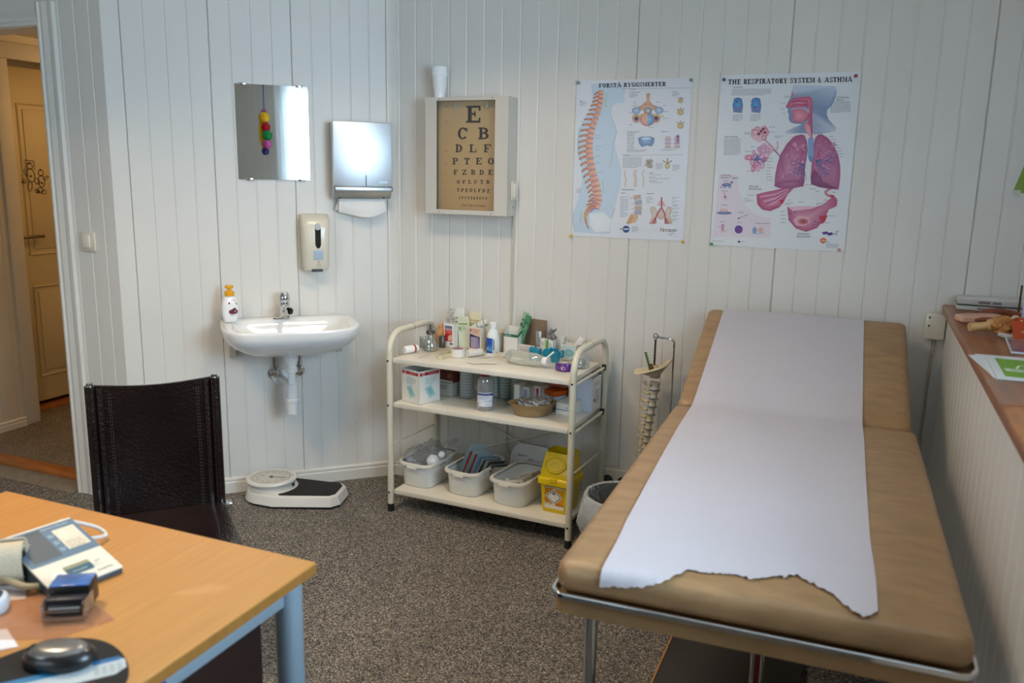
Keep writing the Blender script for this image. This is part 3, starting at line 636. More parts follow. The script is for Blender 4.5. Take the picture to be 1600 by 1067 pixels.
for x in (-.035,.035): MB().lathe([(0,0),(.022,0),(.024,.003),(.018,.004),(.017,.001),(0,.001)],frame((x,-.0405,.03),rx=PI/2)).build('socket_face',DKGREY,t)

# ------------------------------------------------------------------ posters
POST=M('poster_paper','e4e8ee',.35,coat=.5,bump=.0); 
INKP=ink('poster_ink',.4,coat=.35,bump=.12,bscale=9); INKR=ink('poster_ink_smooth',.45,coat=.2)
def poster(name,lab,x0,z0,w,h,quad,mat,base):
    t=thing(name,lab,'poster',(x0,-.002,z0)); H=homog(quad,[(0,h),(w,h),(w,0),(0,0)])
    f=Flat(on_face((0,0,0),(1,0,0),(0,0,1)),.0003); f.rect(0,0,w,h,base,0); f.build('sheet',t,mat)
    def art(nm):
        g=Flat(None,.0003); F0=on_face((0,0,0),(1,0,0),(0,0,1))
        def fn(x,y,l): u,v=H(x,y); return F0(u,v,l)
        g.fn=fn; return g
    def out(g,nm): return g.build(nm,t,mat)
    return t,art,out,w/(quad[1][0]-quad[0][0])
def yflip(g):
    """poster art is drawn with y downwards; text needs turning over"""
    f0=g.fn; return f0
def ptext(g,s,x,y,size,col,l=3,width=None,slab=False,tilt=0):
    """text at art pixel x,y (baseline, y down)"""
    t=Flat(None,.0003); base=g.fn; t.fn=lambda a,b,l2: base(x+a,y-b+tilt*a,l2)
    if slab: t.slab(s,0,0,size,col,l,width=width,tk=.26,hk=.15)
    else: t.text(s,0,0,size,col,l,width=width)
    n=len(g.v); g.v+=t.v; g.c+=t.c; g.f+=[tuple(i+n for i in q) for q in t.f]
def pgreek(g,x,y,w,n,pitch,col='9aa0aa',tilt=0,seed=1):
    t=Flat(None,.0003); base=g.fn; t.fn=lambda a,b,l2: base(x+a,y-b+tilt*a,l2); t.greek(0,0,w,n,pitch,col,2,.4,seed)
    k=len(g.v); g.v+=t.v; g.c+=t.c; g.f+=[tuple(i+k for i in q) for q in t.f]
# --- respiratory poster
t,art,out,_=poster('anatomy_poster','respiratory system poster with two pink lungs and blue head profile',1.514,1.242,.521,.678,[(85,65),(880,43),(775,1040),(48,1012)],INKR,'e3e7ea')
g=art('title'); ptext(g,'THE RESPIRATORY SYSTEM & ASTHMA',128,119,29,'0c0c10',3,width=700,slab=True,tilt=-.024); out(g,'title_lettering')
g=art('head'); BL='8295b8'
g.poly([(500,122),(735,126),(739,160),(733,195),(712,240),(688,262),(684,290),(696,320),(735,362),(730,385),(640,400),(540,395),(460,400),(452,386),(500,365),(548,345),(500,341),(478,333),(470,310),(473,290),(464,275),(468,258),(453,250),(466,222),(480,196),(487,160)],None,1,cols=['c3cfe0','c3cfe0',BL,BL,BL,BL,BL,BL,'b9c6da','c6d0df',BL,BL,'c9d3e2','c3cfe0',BL,BL,BL,BL,BL,BL,BL,BL,BL,BL,BL])
g.fan((530,225),[(455,246),(470,222),(492,200),(540,190),(588,187),(602,200),(590,222),(585,246),(520,250),(480,250)],'c0567a','e08aa4',2)
g.line([(490,218),(530,212),(575,216)],7,'a84066',3); g.line([(490,236),(530,232),(578,236)],6,'b04a6c',3)
g.poly([(486,182),(491,155),(498,172),(508,186),(494,190)],'d88098',2)
g.fan((530,300),[(484,268),(520,256),(560,262),(580,282),(578,312),(560,330),(520,334),(492,330),(498,300)],'cf6f88','e8a0ae',2); g.line([(484,262),(520,252),(560,254),(585,272)],4,'e9ccd2',3)
g.line([(560,325),(580,310),(584,285)],4,'8a2a50',3)
g.poly([(575,196),(602,200),(604,300),(605,424),(592,424),(575,395),(558,368),(556,350),(580,330),(586,280),(584,230)],None,2,cols=['d87890','c0567a','c0567a','b84a70','b84a70','c86a88','c86a88','d890a4','d890a4','d87890','d87890'])
g.poly([(568,345),(590,352),(600,420),(590,420),(566,372)],'e3a3b4',3)
for y in range(428,520,9): g.rect(580,y,610,y+6,'8fb2d8',3); 
g.rect(579,424,611,525,'6f98c8',2); g.poly([(579,525),(611,525),(600,555),(590,555)],'6f98c8',2); out(g,'head_diagram')
g=art('lungs'); P1,P2='a85a86','d69ab8'
L1=[(540,402),(562,408),(574,440),(578,490),(572,540),(562,600),(561,660),(555,690),(480,700),(420,697),(395,690),(399,630),(410,570),(428,512),(462,455),(500,415)]
L2=[(634,404),(655,400),(690,420),(722,462),(748,520),(758,580),(757,640),(748,707),(700,702),(640,694),(597,676),(594,640),(600,560),(598,490),(612,450),(620,420)]
g.fan((500,560),L1,P1,P2,1); g.fan((670,560),L2,P1,P2,1)
g.fan((478,676),[(396,690),(410,668),(470,660),(540,655),(561,650),(555,690),(480,703),(420,700)],'95507c','b878a0',2)
g.fan((640,650),[(595,640),(612,596),(650,630),(662,672),(720,690),(748,706),(690,702),(640,694),(597,678)],'84446e','9a5a84',2)
rg=random.Random(11)
def vein(x,y,a,n,w,col,l):
    if n<=0 or w<.6: return
    pts=[(x,y)]
    for i in range(4): x+=math.cos(a)*7; y+=math.sin(a)*7; a+=rg.uniform(-.25,.25); pts.append((x,y))
    g.line(pts,w,col,l)
    for da in (rg.uniform(.25,.6),-rg.uniform(.25,.6)): vein(x,y,a+da,n-1,w*.66,col,l)
for a in np.linspace(1.9,4.3,6): vein(556,500,a,4,3.4,'b84a78',3)
for a in np.linspace(-1.2,1.2,6): vein(632,515,a,4,3.4,'b84a78',3)
for a in np.linspace(1.7,3.2,4): vein(560,570,a,3,4.5,'46639f',4)
for a in np.linspace(.2,1.6,4): vein(625,545,a,4,5,'46639f',4)
for i in range(60):
    x,y=rg.uniform(430,555),rg.uniform(450,640)
    if x>470-(y-450)*.2: g.ell(x,y,rg.uniform(4,9),rg.uniform(4,9),rg.choice(['cf90b0','dcb0c8','c07aa2']),2,8)
for i in range(60):
    x,y=rg.uniform(625,735),rg.uniform(440,640); g.ell(x,y,rg.uniform(4,9),rg.uniform(4,9),rg.choice(['cf90b0','b86f9a','c07aa2']),2,8)
g.line([(425,525),(455,640),(540,590)],2,'6a4860',5); out(g,'lung_diagram')
g=art('bronchioles')
g.fan((400,760),[(520,672),(512,688),(470,735),(445,775),(425,805),(375,825),(330,818),(303,790),(298,735),(340,724),(400,712),(460,695),(505,672)],'b85580','dba0ba',2)
for k in range(5): g.line([(318+k*10,748+k*13),(400,735+k*11),(470,705+k*5)],5,'a8487a' if k%2 else 'e0aac0',3)
g.poly([(420,765),(450,762),(470,732),(440,790)],'c03a58',4); g.fan((360,795),[(298,740),(330,790),(380,812),(425,800),(375,826),(330,818),(303,790)],'b04a74','c77a98',3)
g.fan((560,870),[(467,803),(540,800),(640,797),(690,775),(716,745),(738,760),(738,795),(695,812),(672,862),(630,915),(570,936),(515,918),(475,875)],'b4587f','dba6bc',2)
g.fan((550,880),[(500,872),(530,850),(580,858),(592,885),(560,905),(515,902)],'e2b4be','d8909e',3); g.ell(555,880,28,16,'c87884',4,16,inner='a84a58')
g.poly([(640,850),(688,846),(672,880),(655,895)],'c03a50',3); g.poly([(470,804),(640,797),(600,812),(500,825)],'e6bccb',3)
g.line([(722,690),(690,708),(672,722),(690,740),(716,742),(736,762),(730,792),(700,806)],13,'c98098',2); g.line([(700,742),(722,744)],13,'c03a50',3)
for x,y in ((485,840),(510,830),(480,870),(620,880),(640,890),(610,896)): g.ell(x,y,4,4,'5a3f80',4,8)
out(g,'bronchiole_diagram')
g=art('alveoli')
g.line([(335,430),(380,470),(425,525)],7,'c88aa0',1); g.line([(350,470),(400,500),(428,530)],4,'5a70a8',2); g.line([(410,440),(412,470),(400,500)],6,'cfa0ae',1)
for cx,cy,rx,ry,n,cols in ((295,540,58,58,26,['c88ab0','d8a4c0','b06a98','cf4a70']),(312,395,42,34,22,['d8a0b0','cc7f98','c26a8a','e0b4c0']),(345,485,34,24,10,['d8a4c0','c88ab0'])):
    for i in range(n):
        a=rg.uniform(0,6.28); r=rg.uniform(.1,1)**.6; q=rg.choice(cols); g.ell(cx+rx*r*math.cos(a),cy+ry*r*math.sin(a),rg.uniform(11,20),rg.uniform(11,20),q,2+(i%5),12,inner='ecccd8')
for x,y in ((318,385),(330,374),(340,392),(305,400)): g.ell(x,y,8,8,'8a2a4a',8,10)
for i in range(9): g.line([(270+rg.uniform(0,70),520+rg.uniform(-20,30)),(270+rg.uniform(0,70),545+rg.uniform(-20,30))],4,'4a62a8',8)
out(g,'air_sac_diagram')
for cx in (185,288):
    g=art('v')
    g.fan((cx,240),[(cx-22,200),(cx,193),(cx+22,200),(cx+29,240),(cx+24,282),(cx-24,278),(cx-30,240)],'4a78b4','58a4d8',2); g.poly([(cx-29,246),(cx+29,246),(cx+24,282),(cx-24,278)],'7283b4',3); g.ell(cx-6,218 if cx<200 else 250,4,5,'1d2f5a',4,8)
    if cx>200: g.line([(256,212),(268,220)],4,'8a3a6a',4)
    out(g,'breathing_drawing')
g=art('triggers')
g.poly([(88,625),(190,628),(194,690),(212,745),(245,805),(300,850),(378,868),(372,970),(64,962)],'e3d9e2',1)
g.ell(132,684,26,10,'6070a0',2,14,inner='8a98c0'); g.ell(160,671,8,6,'6070a0',2,10); g.line([(108,685),(98,702)],4,'6070a0',2)
for x in (116,126,146,154): g.line([(x,688),(x-1,704)],4,'6070a0',2)
g.line([(118,725),(124,742),(120,750),(130,770)],3,'b08090',2); g.ell(125,750,5,6,'b03050',3,8); g.line([(112,752),(138,756)],3,'c09aa6',2)
g.ell(122,838,42,8,'5570aa',2,16,inner='7a92c4'); 
for x in (105,120,134): g.poly([(x-9,832),(x,806),(x+9,832)],'e0b4b4',3)
g.line([(200,866),(255,846)],3,'8a8a98',2); g.ell(202,866,5,4,'303038',3,8)
g.rect(108,898,122,935,'d08aa8',2); g.line([(90,915),(130,905)],4,'a8b8d4',2); g.line([(110,945),(140,930)],3,'a8b8d4',2)
g.ell(203,926,22,22,'44449a',2,18,inner='8a3a86'); g.ell(290,930,12,18,'7fa4cc',2,12); g.ell(322,928,16,15,'e2bcb4',2,12); g.line([(275,945),(310,950),(345,940)],4,'a8bcd8',2)
out(g,'trigger_pictures')
g=art('captions'); D='3a3c44'
for s,x,y,sz in (('Ventilation',152,138,11),('Gas Exchange',114,421,11),('Conducting',738,196,12),('System',738,210,12),('Normal',257,697,13),('Bronchiole',256,711,13),('Asthmatic',524,951,13),('Bronchiole',522,966,13),('Common',98,637,12),('Asthma Triggers',98,650,12),('Allergens',112,666,8),('Exercise',108,721,8),('Weather',104,798,8),('Smoke',100,888,8),('Stress',196,891,8),('Respiratory Infections',296,895,7),('Irritants',200,836,8)): ptext(g,s,x,y,sz*1.25,D)
pgreek(g,150,146,222,5,8,tilt=-.01); pgreek(g,158,291,55,5,8); pgreek(g,258,291,55,5,8); pgreek(g,112,428,92,15,6.3); pgreek(g,705,214,112,11,6.2)
for y in range(160,410,16): pgreek(g,612,y,rg.uniform(30,60),1,8,seed=y)
for y in range(412,530,16): pgreek(g,700+(y-412)*.4,y,rg.uniform(40,60),1,8,seed=y)
for y in range(536,660,17): pgreek(g,352,y,42,1,8,seed=y)
for x,y in ((447,185),(430,225),(422,258),(430,283),(362,360),(362,388),(395,410),(225,392),(228,497),(262,470),(242,606),(248,738),(232,756),(235,766),(470,764),(455,780),(528,773),(625,780),(620,716),(666,762),(716,720),(430,826),(432,846),(432,866),(434,885),(692,848),(670,885),(566,680),(588,702)): pgreek(g,x,y,44,1+(x%2),8,seed=x)
pgreek(g,62,988,130,1,7); pgreek(g,215,990,60,1,7); g.poly([(198,992),(206,984),(214,992),(206,1000)],D,2)
g.poly([(655,938),(682,932),(705,950),(690,945),(664,950)],'4a3a8a',2); g.ell(700,946,16,8,'4a3a8a',3,12,rot=-.2); ptext(g,'SERETIDE',684,952,14,'4a4070',4); g.line([(728,940),(745,928)],3,'4a3a8a',3)
g.fan((662,981),[(645,974),(664,966),(680,974),(678,990),(662,998),(648,990)],'d8682a','e8824a',2); g.line([(653,984),(660,978),(668,986),(674,980)],3,'f0ddd0',3); pgreek(g,678,988,54,1,8); pgreek(g,678,998,70,4,6); out(g,'captions')
# --- back pain poster
t,art,out,_=poster('anatomy_poster','laminated back pain poster with a curved spine in a pale blue torso',.908,1.254,.494,.659,[(80,92),(718,85),(675,985),(50,955)],INKP,'dfe4ec')
g=art('title'); ptext(g,'FORSTÅ RYGGSMERTER',203,132,23,'10131c',3,width=368,slab=True,tilt=-.012); g.rect(330,139,708,140.5,'7a8290',2); g.rect(338,504,668,505.5,'8a909c',2); out(g,'title_lettering')
g=art('torso'); TB='bdd2e2'
g.poly([(160,112),(168,200),(155,262),(118,295),(97,350),(86,420),(88,500),(104,570),(108,650),(88,740),(62,815),(56,880),(70,934),(150,940),(268,944),(270,862),(292,800),(320,690),(330,590),(305,500),(290,430),(302,385),(292,340),(272,290),(276,235),(300,218),(340,216),(350,196),(338,180),(350,160),(345,118),(240,108)],'c3d6e6',1)
g.line([(300,385),(282,440),(276,520),(262,570)],5,'a9c2d6',2); g.line([(272,290),(292,340),(302,385)],3,'9fb6cc',2); g.line([(97,350),(86,420),(88,500)],7,'a8c8cc',2); g.line([(272,860),(292,800)],4,'9fb6cc',2); g.line([(62,815),(56,880),(70,934)],3,'9fb6cc',2)
g.line([(245,160),(243,240)],5,'9fd0b0',3); g.line([(224,640),(228,715)],5,'9fd0b0',3); g.line([(103,815),(100,880)],5,'9fd0b0',3); g.line([(88,450),(92,520)],4,'9fd0b0',3)
g.fan((200,880),[(150,830),(230,822),(270,862),(262,930),(180,938),(150,890)],'dde6ec','e6ecf0',2)
out(g,'torso_outline')
g=art('spine'); SP=[(216,158),(214,190),(208,225),(197,265),(182,305),(168,345),(158,385),(152,425),(150,465),(152,505),(158,550),(167,595),(178,640),(188,682),(194,722),(196,755),(186,785)]
path=[tuple(p)[:2] for p in smooth_path([(x,y,0) for x,y in SP],12)]
N=24
for i in range(N):
    u=i/(N-1)*(len(path)-1); k=min(int(u),len(path)-2); x=path[k][0]+(path[k+1][0]-path[k][0])*(u-k); y=path[k][1]+(path[k+1][1]-path[k][1])*(u-k)
    dx,dy=path[k+1][0]-path[k][0],path[k+1][1]-path[k][1]; a=math.atan2(dy,dx)-PI/2; w=14+12*i/(N-1); h=10+5*i/(N-1)
    def q(px,py): return (x+px*math.cos(a)-py*math.sin(a),y+px*math.sin(a)+py*math.cos(a))
    g.poly([q(-w,-h),q(w,-h),q(w*.85,0),q(w,h),q(-w,h),q(-w*.85,0)],None,3,cols=['c87a58','e2a888','eabfa6','dc9c7c','c87a58','e0a080'])
    g.poly([q(-w,h),q(w,h),q(w,h+3.5),q(-w,h+3.5)],'9a98c4' if i%2 else 'b4a8cc',4); g.line([q(-w,-h),q(w,-h)],1.4,'8a4a30',4)
    L_=26+18*math.sin(PI*min(1,i/20)); g.poly([q(-w,-7),q(-w-L_*.6,0),q(-w-L_,12),q(-w-L_*.9,18),q(-w-L_*.5,12),q(-w,9)],None,4,cols=['c87a58','d89878','a85a3c','a85a3c','c88a68','d89878']); g.line([q(-w-2,-3),q(-w-L_*.6,3),q(-w-L_,14)],1.6,'7a3a24',5)
    g.ell(*q(-w-3,1),5,4,'b06848',5,8)
g.poly([(205,770),(178,800),(150,815),(136,850),(138,890),(150,916),(140,912),(122,870),(118,830),(140,790),(170,765)],None,3,cols=['d89878','c87a58','c89070','d8a888','c89070','a86a4a','a86a4a','c89070','d8a888','d89878','c87a58'])
for k in range(5): g.line([(134+k*9,842-k*14),(122+k*10,822-k*12)],2,'9a5a3a',4)
g.line([(150,822),(175,806),(188,800)],6,'8a7ab8',4); out(g,'spine_diagram')
g=art('vertebra'); 
g.poly([(466,168),(486,165),(483,205),(500,228),(552,248),(540,262),(498,258),(472,240),(446,260),(400,262),(398,250),(440,230),(466,205)],None,2,cols=['b88a70','c89a80','d8ac90','c89a80','b88a70','c0907a','d0a890','d8b8a0','d0a890','c0907a','b88a70','c89a80','d8ac90'])
for x in (410,536): g.ell(x,260,24,20,'7f9cc0',3,18,inner='bcd0e8'); 
g.ell(474,262,23,20,'76787e',3,18,inner='d4d6dc'); g.line([(384,288),(410,294),(440,282),(455,278)],7,'cfc06a',4); g.line([(492,278),(510,284),(535,294),(560,288)],7,'cfc06a',4)
for x in (411,521): g.ell(x,303,22,24,'c09a90',3,14); g.ell(x,303,10,11,'5a2848',5,12)
g.ell(472,308,40,38,'b8745a',4,22); g.ell(472,308,36,34,'5f93c8',5,22,inner='9cc4e6'); g.ell(472,308,36,34,'dca48a',6,12,a0=90,a1=270,inner='e8bca4')
out(g,'cross_section_drawing'); g=art('v')
for y,s in ((205,.8),(267,1),(340,1.05)):
    g=art('v'); x=654; g.ell(x,y+6,17*s,15*s if y>210 else 11,'b89a5a',3,14,inner='dccb96'); g.line([(x,y-22*s),(x,y-4)],5,'b08868',2); g.line([(x-20*s,y-14*s),(x,y-4),(x+20*s,y-14*s)],5,'b08868',2); out(g,'vertebra_drawing')
g=art('v'); g.fan((465,425),[(420,412),(440,403),(490,403),(512,412),(508,440),(496,458),(470,452),(440,460),(426,440)],'5f82b0','8fb0d4',3); g.ell(466,414,28,8,'bcd4ea',4,14)
out(g,'disc_drawing'); g=art('v')
for x in (586,636):
    for y in (412,434,456): g.rect(x-14,y-9,x+14,y+8,'d0b4b8' if y!=434 else 'c4b8d0',3); g.line([(x-22,y+9),(x+20,y+9)],3,'a88078',4)
g.ell(640,405,8,10,'6a5aa0',5,10); g.ell(640,428,6,16,'a86a70',5,10)
out(g,'joint_drawing'); g=art('v')
g.poly([(466,530),(500,528),(506,545),(480,548),(504,560),(500,578),(478,576),(462,560)],'a89a8c',3); g.line([(468,545),(500,552)],4,'6a7a6a',4); g.line([(455,570),(470,540)],5,'c4bcb0',3)
out(g,'segment_drawing'); g=art('v')
g.ell(584,565,14,18,'b8a468',3,14,inner='dccf9c'); g.line([(558,536),(584,552),(610,536)],5,'8a7a68',3); g.line([(584,522),(584,548)],5,'9a7a68',3)
out(g,'vertebra_drawing'); g=art('v')
for x in (350,406,450): g.line([(x+4,585),(x-6,610),(x+4,635),(x-2,660),(x+2,685)],8 if x!=406 else 20,'d9d2ca',2); g.line([(x+4,590),(x-4,612),(x+5,636),(x,680)],3,'c2b0a2',3)
out(g,'posture_drawing'); g=art('v')
for k,(x,y) in enumerate(((424,745),(430,775),(430,805),(428,832))): g.poly([(x-28,y-16),(x+12,y-22),(x+16,y+4),(x-24,y+10)],'bfa898' if k%2==0 else 'a9a4b8',3); g.line([(x-28,y-4),(x-46,y+2)],7,'cfc4bc',3)
g.poly([(380,838),(412,832),(424,850),(408,880),(362,890),(358,882)],None,3,cols=['c89a68','d8b088','c89a68','d8b488','c08a58','c89a68']); g.line([(392,850),(368,884)],2,'8a5a38',4)
out(g,'lumbar_drawing'); g=art('v')
g.fan((515,820),[(492,795),(515,790),(528,815),(522,850),(530,885),(500,890),(484,885),(500,845),(490,815)],'c8b0a0','ddd0c6',2); g.fan((585,820),[(608,795),(586,790),(574,815),(578,850),(570,885),(600,890),(616,885),(602,845),(610,815)],'c8b0a0','ddd0c6',2); g.ell(550,835,22,30,'c4a89c',2,14,inner='d8c8c0')
g.line([(553,740),(553,795)],7,'b02838',4); g.line([(553,795),(530,830),(514,888)],6,'b02838',4); g.line([(553,795),(572,830),(575,888)],6,'b02838',4)
for k in range(5): g.line([(540-k*3,760+k*6),(566+k*3,764+k*6)],2,'c04a50',4); g.line([(514-k*6,890),(520,850)],2,'c04a50',4); g.line([(575+k*6,890),(574,850)],2,'c04a50',4)
out(g,'pelvis_drawing')
g=art('captions'); D='3c4048'
for s,x,y,sz in (('Anatomi',374,146,10),('En vanlig lumbal',372,162,9),('Patologi',338,508,11),('Bevegelsessegment',360,379,9),('Ryggmargen',546,379,9),('Lumbale',608,160,8),('Rygg',96,206,9)): ptext(g,s,x,y,sz,D,width=None)
pgreek(g,372,168,44,3,8); pgreek(g,608,166,38,3,7); pgreek(g,96,210,40,3,8); pgreek(g,360,384,40,9,11); pgreek(g,360,474,110,3,6); pgreek(g,546,474,90,2,6); pgreek(g,336,516,105,9,7); pgreek(g,518,552,42,5,7); pgreek(g,612,560,38,5,7)
for y in (604,626,648): pgreek(g,484,y,60,1,8,seed=y,col='6a6f78'); pgreek(g,484,y+9,130,1,7,seed=y+1)
pgreek(g,330,696,160,1,9,col='5a5f68'); pgreek(g,326,714,60,1,8,col='6a6f78'); pgreek(g,470,718,88,1,8,col='6a6f78')
for y in range(735,845,15): pgreek(g,322,y,48,2,7,seed=y)
for y in range(735,775,8): pgreek(g,470,y,44,1,7,seed=y)
for y in range(740,870,20): pgreek(g,612,y,36,2,7,seed=y)
for y in (393,408,455,472,507,545,598): pgreek(g,184,y,rg.uniform(28,55),1,8,seed=y,col='8fa6bc')
for x,y in ((395,215),(390,230),(372,270),(556,232),(556,266),(556,302),(372,335),(480,352),(520,214),(635,210),(636,265)): pgreek(g,x,y,34,1,8,seed=y)
pgreek(g,78,690,24,4,7); pgreek(g,388,902,34,5,7); g.ell(356,918,20,20,'2c4a80',2,22,inner='38609c'); g.rect(320,915,346,919,'2a3038',3); g.rect(340,914,372,921,'d8e0ea',4)
ptext(g,'N rspan',548,932,30,'3c3a3c',3,width=90); g.ell(573,925,6,7,'d8a03a',3,14); g.ell(573,925,3.4,4.4,'dfe4ec',4,12); pgreek(g,610,940,28,1,7,col='6a6a6a'); pgreek(g,594,948,44,1,7,col='6a6a6a'); out(g,'captions')
# push pins
for (x,z,c,lab) in ((.918,1.904,'7d9a92','grey-green push pin beside the spine drawing at the upper corner of the back pain poster'),(1.398,1.904,'5f8f88','teal round push pin at the upper outer corner of the back pain poster'),(.906,1.254,'d8b41e','yellow push pin below the torso corner of the back pain poster'),(1.402,1.252,'d0a81a','yellow push pin below the arteries corner of the back pain poster'),(1.529,1.902,'2f5570','dark blue push pin at the title start of the lung poster'),(2.017,1.904,'a03030','red push pin at the title end of the lung poster'),(1.521,1.248,'4fa06a','green push pin at the trigger-picture corner of the lung poster'),(2.016,1.249,'d09a90','pale pink push pin under the logos of the lung poster')):
    m=MB(); m.lathe([(0,-.005),(.0008,-.005),(.001,.0),(.002,.0),(.0025,.002),(.0062,.003),(.0068,.0055),(.005,.0065),(.0042,.009),(.006,.0105),(.0062,.012),(.004,.0135),(0,.0137)],frame((0,-.003,0),rx=PI/2),14)
    tag(m.build('push_pin',M('pin_'+c,c,.25,coat=.4),None,(x,0,z)),lab,'push pin','push pins holding the posters')
# green notice taped to the back wall, cut off by the frame
t=thing('wall_notice','green sheet taped above the ledge at the edge of the photo','notice',(2.72,-.002,1.56))
f=Flat(on_face((0,0,0),(1,0,0),(0,0,1))); f.poly([(-.137,-.075),(.15,-.09),(.15,.24),(-.055,.24)],'7f9c35',0); f.build('sheet',t,ink('paper_ink',.6)); f=Flat(on_face((0,-.001,0),(1,0,0),(0,0,1))); f.rect(-.135,-.092,-.112,-.066,'cfd2c4',1); f.build('tape',t)

# ------------------------------------------------------------------ trolley
IV=M('ivory_tube','d9d3bd',.28,coat=.4); LAM=M('shelf_laminate','e0dacb',.3,var=.05,vscale=4,coat=.2); RUB=M('rubber_black','121212',.7)
TR=Matrix.Translation((.223,-.424,0))@Matrix.Rotation(-.0358,4,'Z')
def tw_(x,y,z): v=TR@Vector((x,y,z)); return tuple(v)
trol=thing('trolley','ivory three-shelf metal trolley full of dressings between basin and couch','trolley',(.223,-.424,0),-.0358)
TWID,TDEP=.865,.40
for i,x in enumerate((0,TWID)):
    p=[(x,0,.035),(x,0,.735)]+arc((x,.09,.735),.09,180,90,8)[1:]+[(x,.31,.825)]+arc((x,.31,.735),.09,90,0,8)[1:]+[(x,TDEP,.035)]
    u=MB().tube(p,.0142,14).build('handle_frame',IV,trol)
    MB().tube([(x,.193,.825),(x,.1955,.825)],.0147,14).build('joint_ring',M('joint_dark','6b6350',.5),u)
    for y in (0,TDEP): MB().lathe([(0,0),(.0152,0),(.0152,.034),(.0148,.036),(0,.036)],frame((x,y,0)),16).build('foot_cap',RUB,u)
    for z in (.702,.50,.092):
        MB().lathe([(0,0),(.0042,0),(.0042,.003),(0,.0035)],frame((x,-.0138,z),rx=PI/2),10).build('bolt',BLACK,u)
    for z in (.690,.489): 
        r_=MB().tube([(x+(.0005 if i else -.0005),.0142,z),(x,TDEP-.0142,z)],.0065,10).build('side_rail',IV,trol)
        MB().box((x,TDEP-.02,z+.002),(.018,.016,.026),bev=.003).build('rail_bracket',BLACK,r_)
    MB().tube([(x,.0,.313),(x,TDEP,.303)],.0042,8).build('cross_rod',IV,trol)
for z in (.713,.511,.1035):
    MB().box((TWID/2,.187,z-.0105),(TWID-.034,.372,.021),bev=.0015).build('shelf',LAM,trol)
MB().tube([(.014,TDEP-.004,.13),(TWID-.014,TDEP-.004,.44)],.0042,8).build('brace_wire',IV,trol); MB().tube([(.014,TDEP+.004,.44),(TWID-.014,TDEP+.004,.13)],.0032,8).build('brace_wire',IV,trol)
ZT,ZM,ZB=.7137,.5117,.1042
CARD=M('carton_white','e6e4dc',.55,var=.03,vscale=20); CARDB=M('carton_inside','8a7660',.8,var=.08,vscale=20); INK=ink()
def carton(name,lab,cat,cx,cy,z,w,d,h,rz=0,mat=CARD,inside=None,open_top=False,group=None,back=None):
    """box of card; open_top leaves it a thin-walled tray; returns the thing and a map for each printed face"""
    t=thing(name,lab,cat,(cx,cy,z),rz,group)
    if open_top:
        m=MB(); th=.0015; hb=back or h
        m.box((0,0,th/2),(w,d,th)); m.box((0,-d/2+th/2,h/2),(w,th,h)); m.box((0,d/2-th/2,hb/2),(w,th,hb))
        for s in (-1,1): 
            x=s*(w/2-th/2)
            m.loops([[(x-th/2,-d/2,0),(x+th/2,-d/2,0),(x+th/2,-d/2,h),(x-th/2,-d/2,h)],[(x-th/2,d/2,0),(x+th/2,d/2,0),(x+th/2,d/2,hb),(x-th/2,d/2,hb)]])
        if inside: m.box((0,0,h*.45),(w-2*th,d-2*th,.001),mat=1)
        m.build('carton_body',[mat,inside or mat],t)
    else: MB().box((0,0,h/2),(w,d,h),bev=.001,seg=1).build('carton_body',mat,t)
    t['dim']=0; del t['dim']
    fr=Flat(on_face((-w/2,-d/2-.0002,0),(1,0,0),(0,0,1)),.0002); rt=Flat(on_face((w/2+.0002,-d/2,0),(0,1,0),(0,0,1)),.0002); lf=Flat(on_face((-w/2-.0002,d/2,0),(0,-1,0),(0,0,1)),.0002); tp=Flat(on_face((-w/2,-d/2,h+.0002),(1,0,0),(0,1,0)),.0002)
    return t,fr,rt,lf,tp
CG=clear('clear_glass','f3f6f4',.16,.02,.05); CP_=clear('clear_plastic','f6f8f8',.10,.08,.14,bump=.6,bscale=40); WRAP=clear('crinkled_wrap','ffffff',.09,.12,.07,bump=1.0,bscale=70)
MILK=M('milky_plastic','eceeec',.35,sss=.35)
def crumple(m,c,r,n=9,seed=1,mat=0,flat=1):
    rg=random.Random(seed); off=Vector((seed*3.1,seed*1.7,0))
    t=bmesh.new(); bmesh.ops.create_icosphere(t,subdivisions=4,radius=1)
    for v in t.verts:
        k=1+.35*noise.noise(v.co*1.6+off)+.22*noise.noise(v.co*4.5+off)+.1*abs(noise.noise(v.co*10+off))
        v.co=Vector((v.co.x*r[0]*k,v.co.y*r[1]*k,v.co.z*r[2]*k))+Vector(c)
        if flat and v.co.z<c[2]-r[2]*.75: v.co.z=c[2]-r[2]*.75
    m.merge(t,None,mat); return m
# --- top shelf
m=thing('pill_bottle','small white pill bottle with red ring lying at the trolley edge','bottle',(.243,-.330,ZT+.0185),R(68))
FX=frame((0,0,0),ry=PI/2)
MB().lathe([(0,0),(.015,0),(.0175,.004),(.018,.045),(.0175,.05),(0,.05)],FX).build('bottle_body',M('white_gloss2','f3f1ec',.2,coat=.3),m); MB().lathe([(0,.05),(.0182,.05),(.0184,.054),(.0182,.058),(0,.058)],FX).build('red_ring',M('red_plastic','b01c28',.3),m); MB().lathe([(0,.058),(.016,.058),(.016,.074),(.014,.076),(0,.076)],FX).build('cap',WHITE,m)
m=MB(); m.lathe_open([(.0,.001),(.024,.001),(.027,.004),(.0275,.05),(.0285,.052),(.026,.052),(.0255,.006),(0,.005)],seg=24); tag(m.build('glass_jar',CG,None,(.262,-.165,ZT)),'small empty clear glass jar beside the dropper flask','jar')
t=thing('dropper_flask','squat clear glass flask with a black-based glass cap','flask',(.310,-.205,ZT))
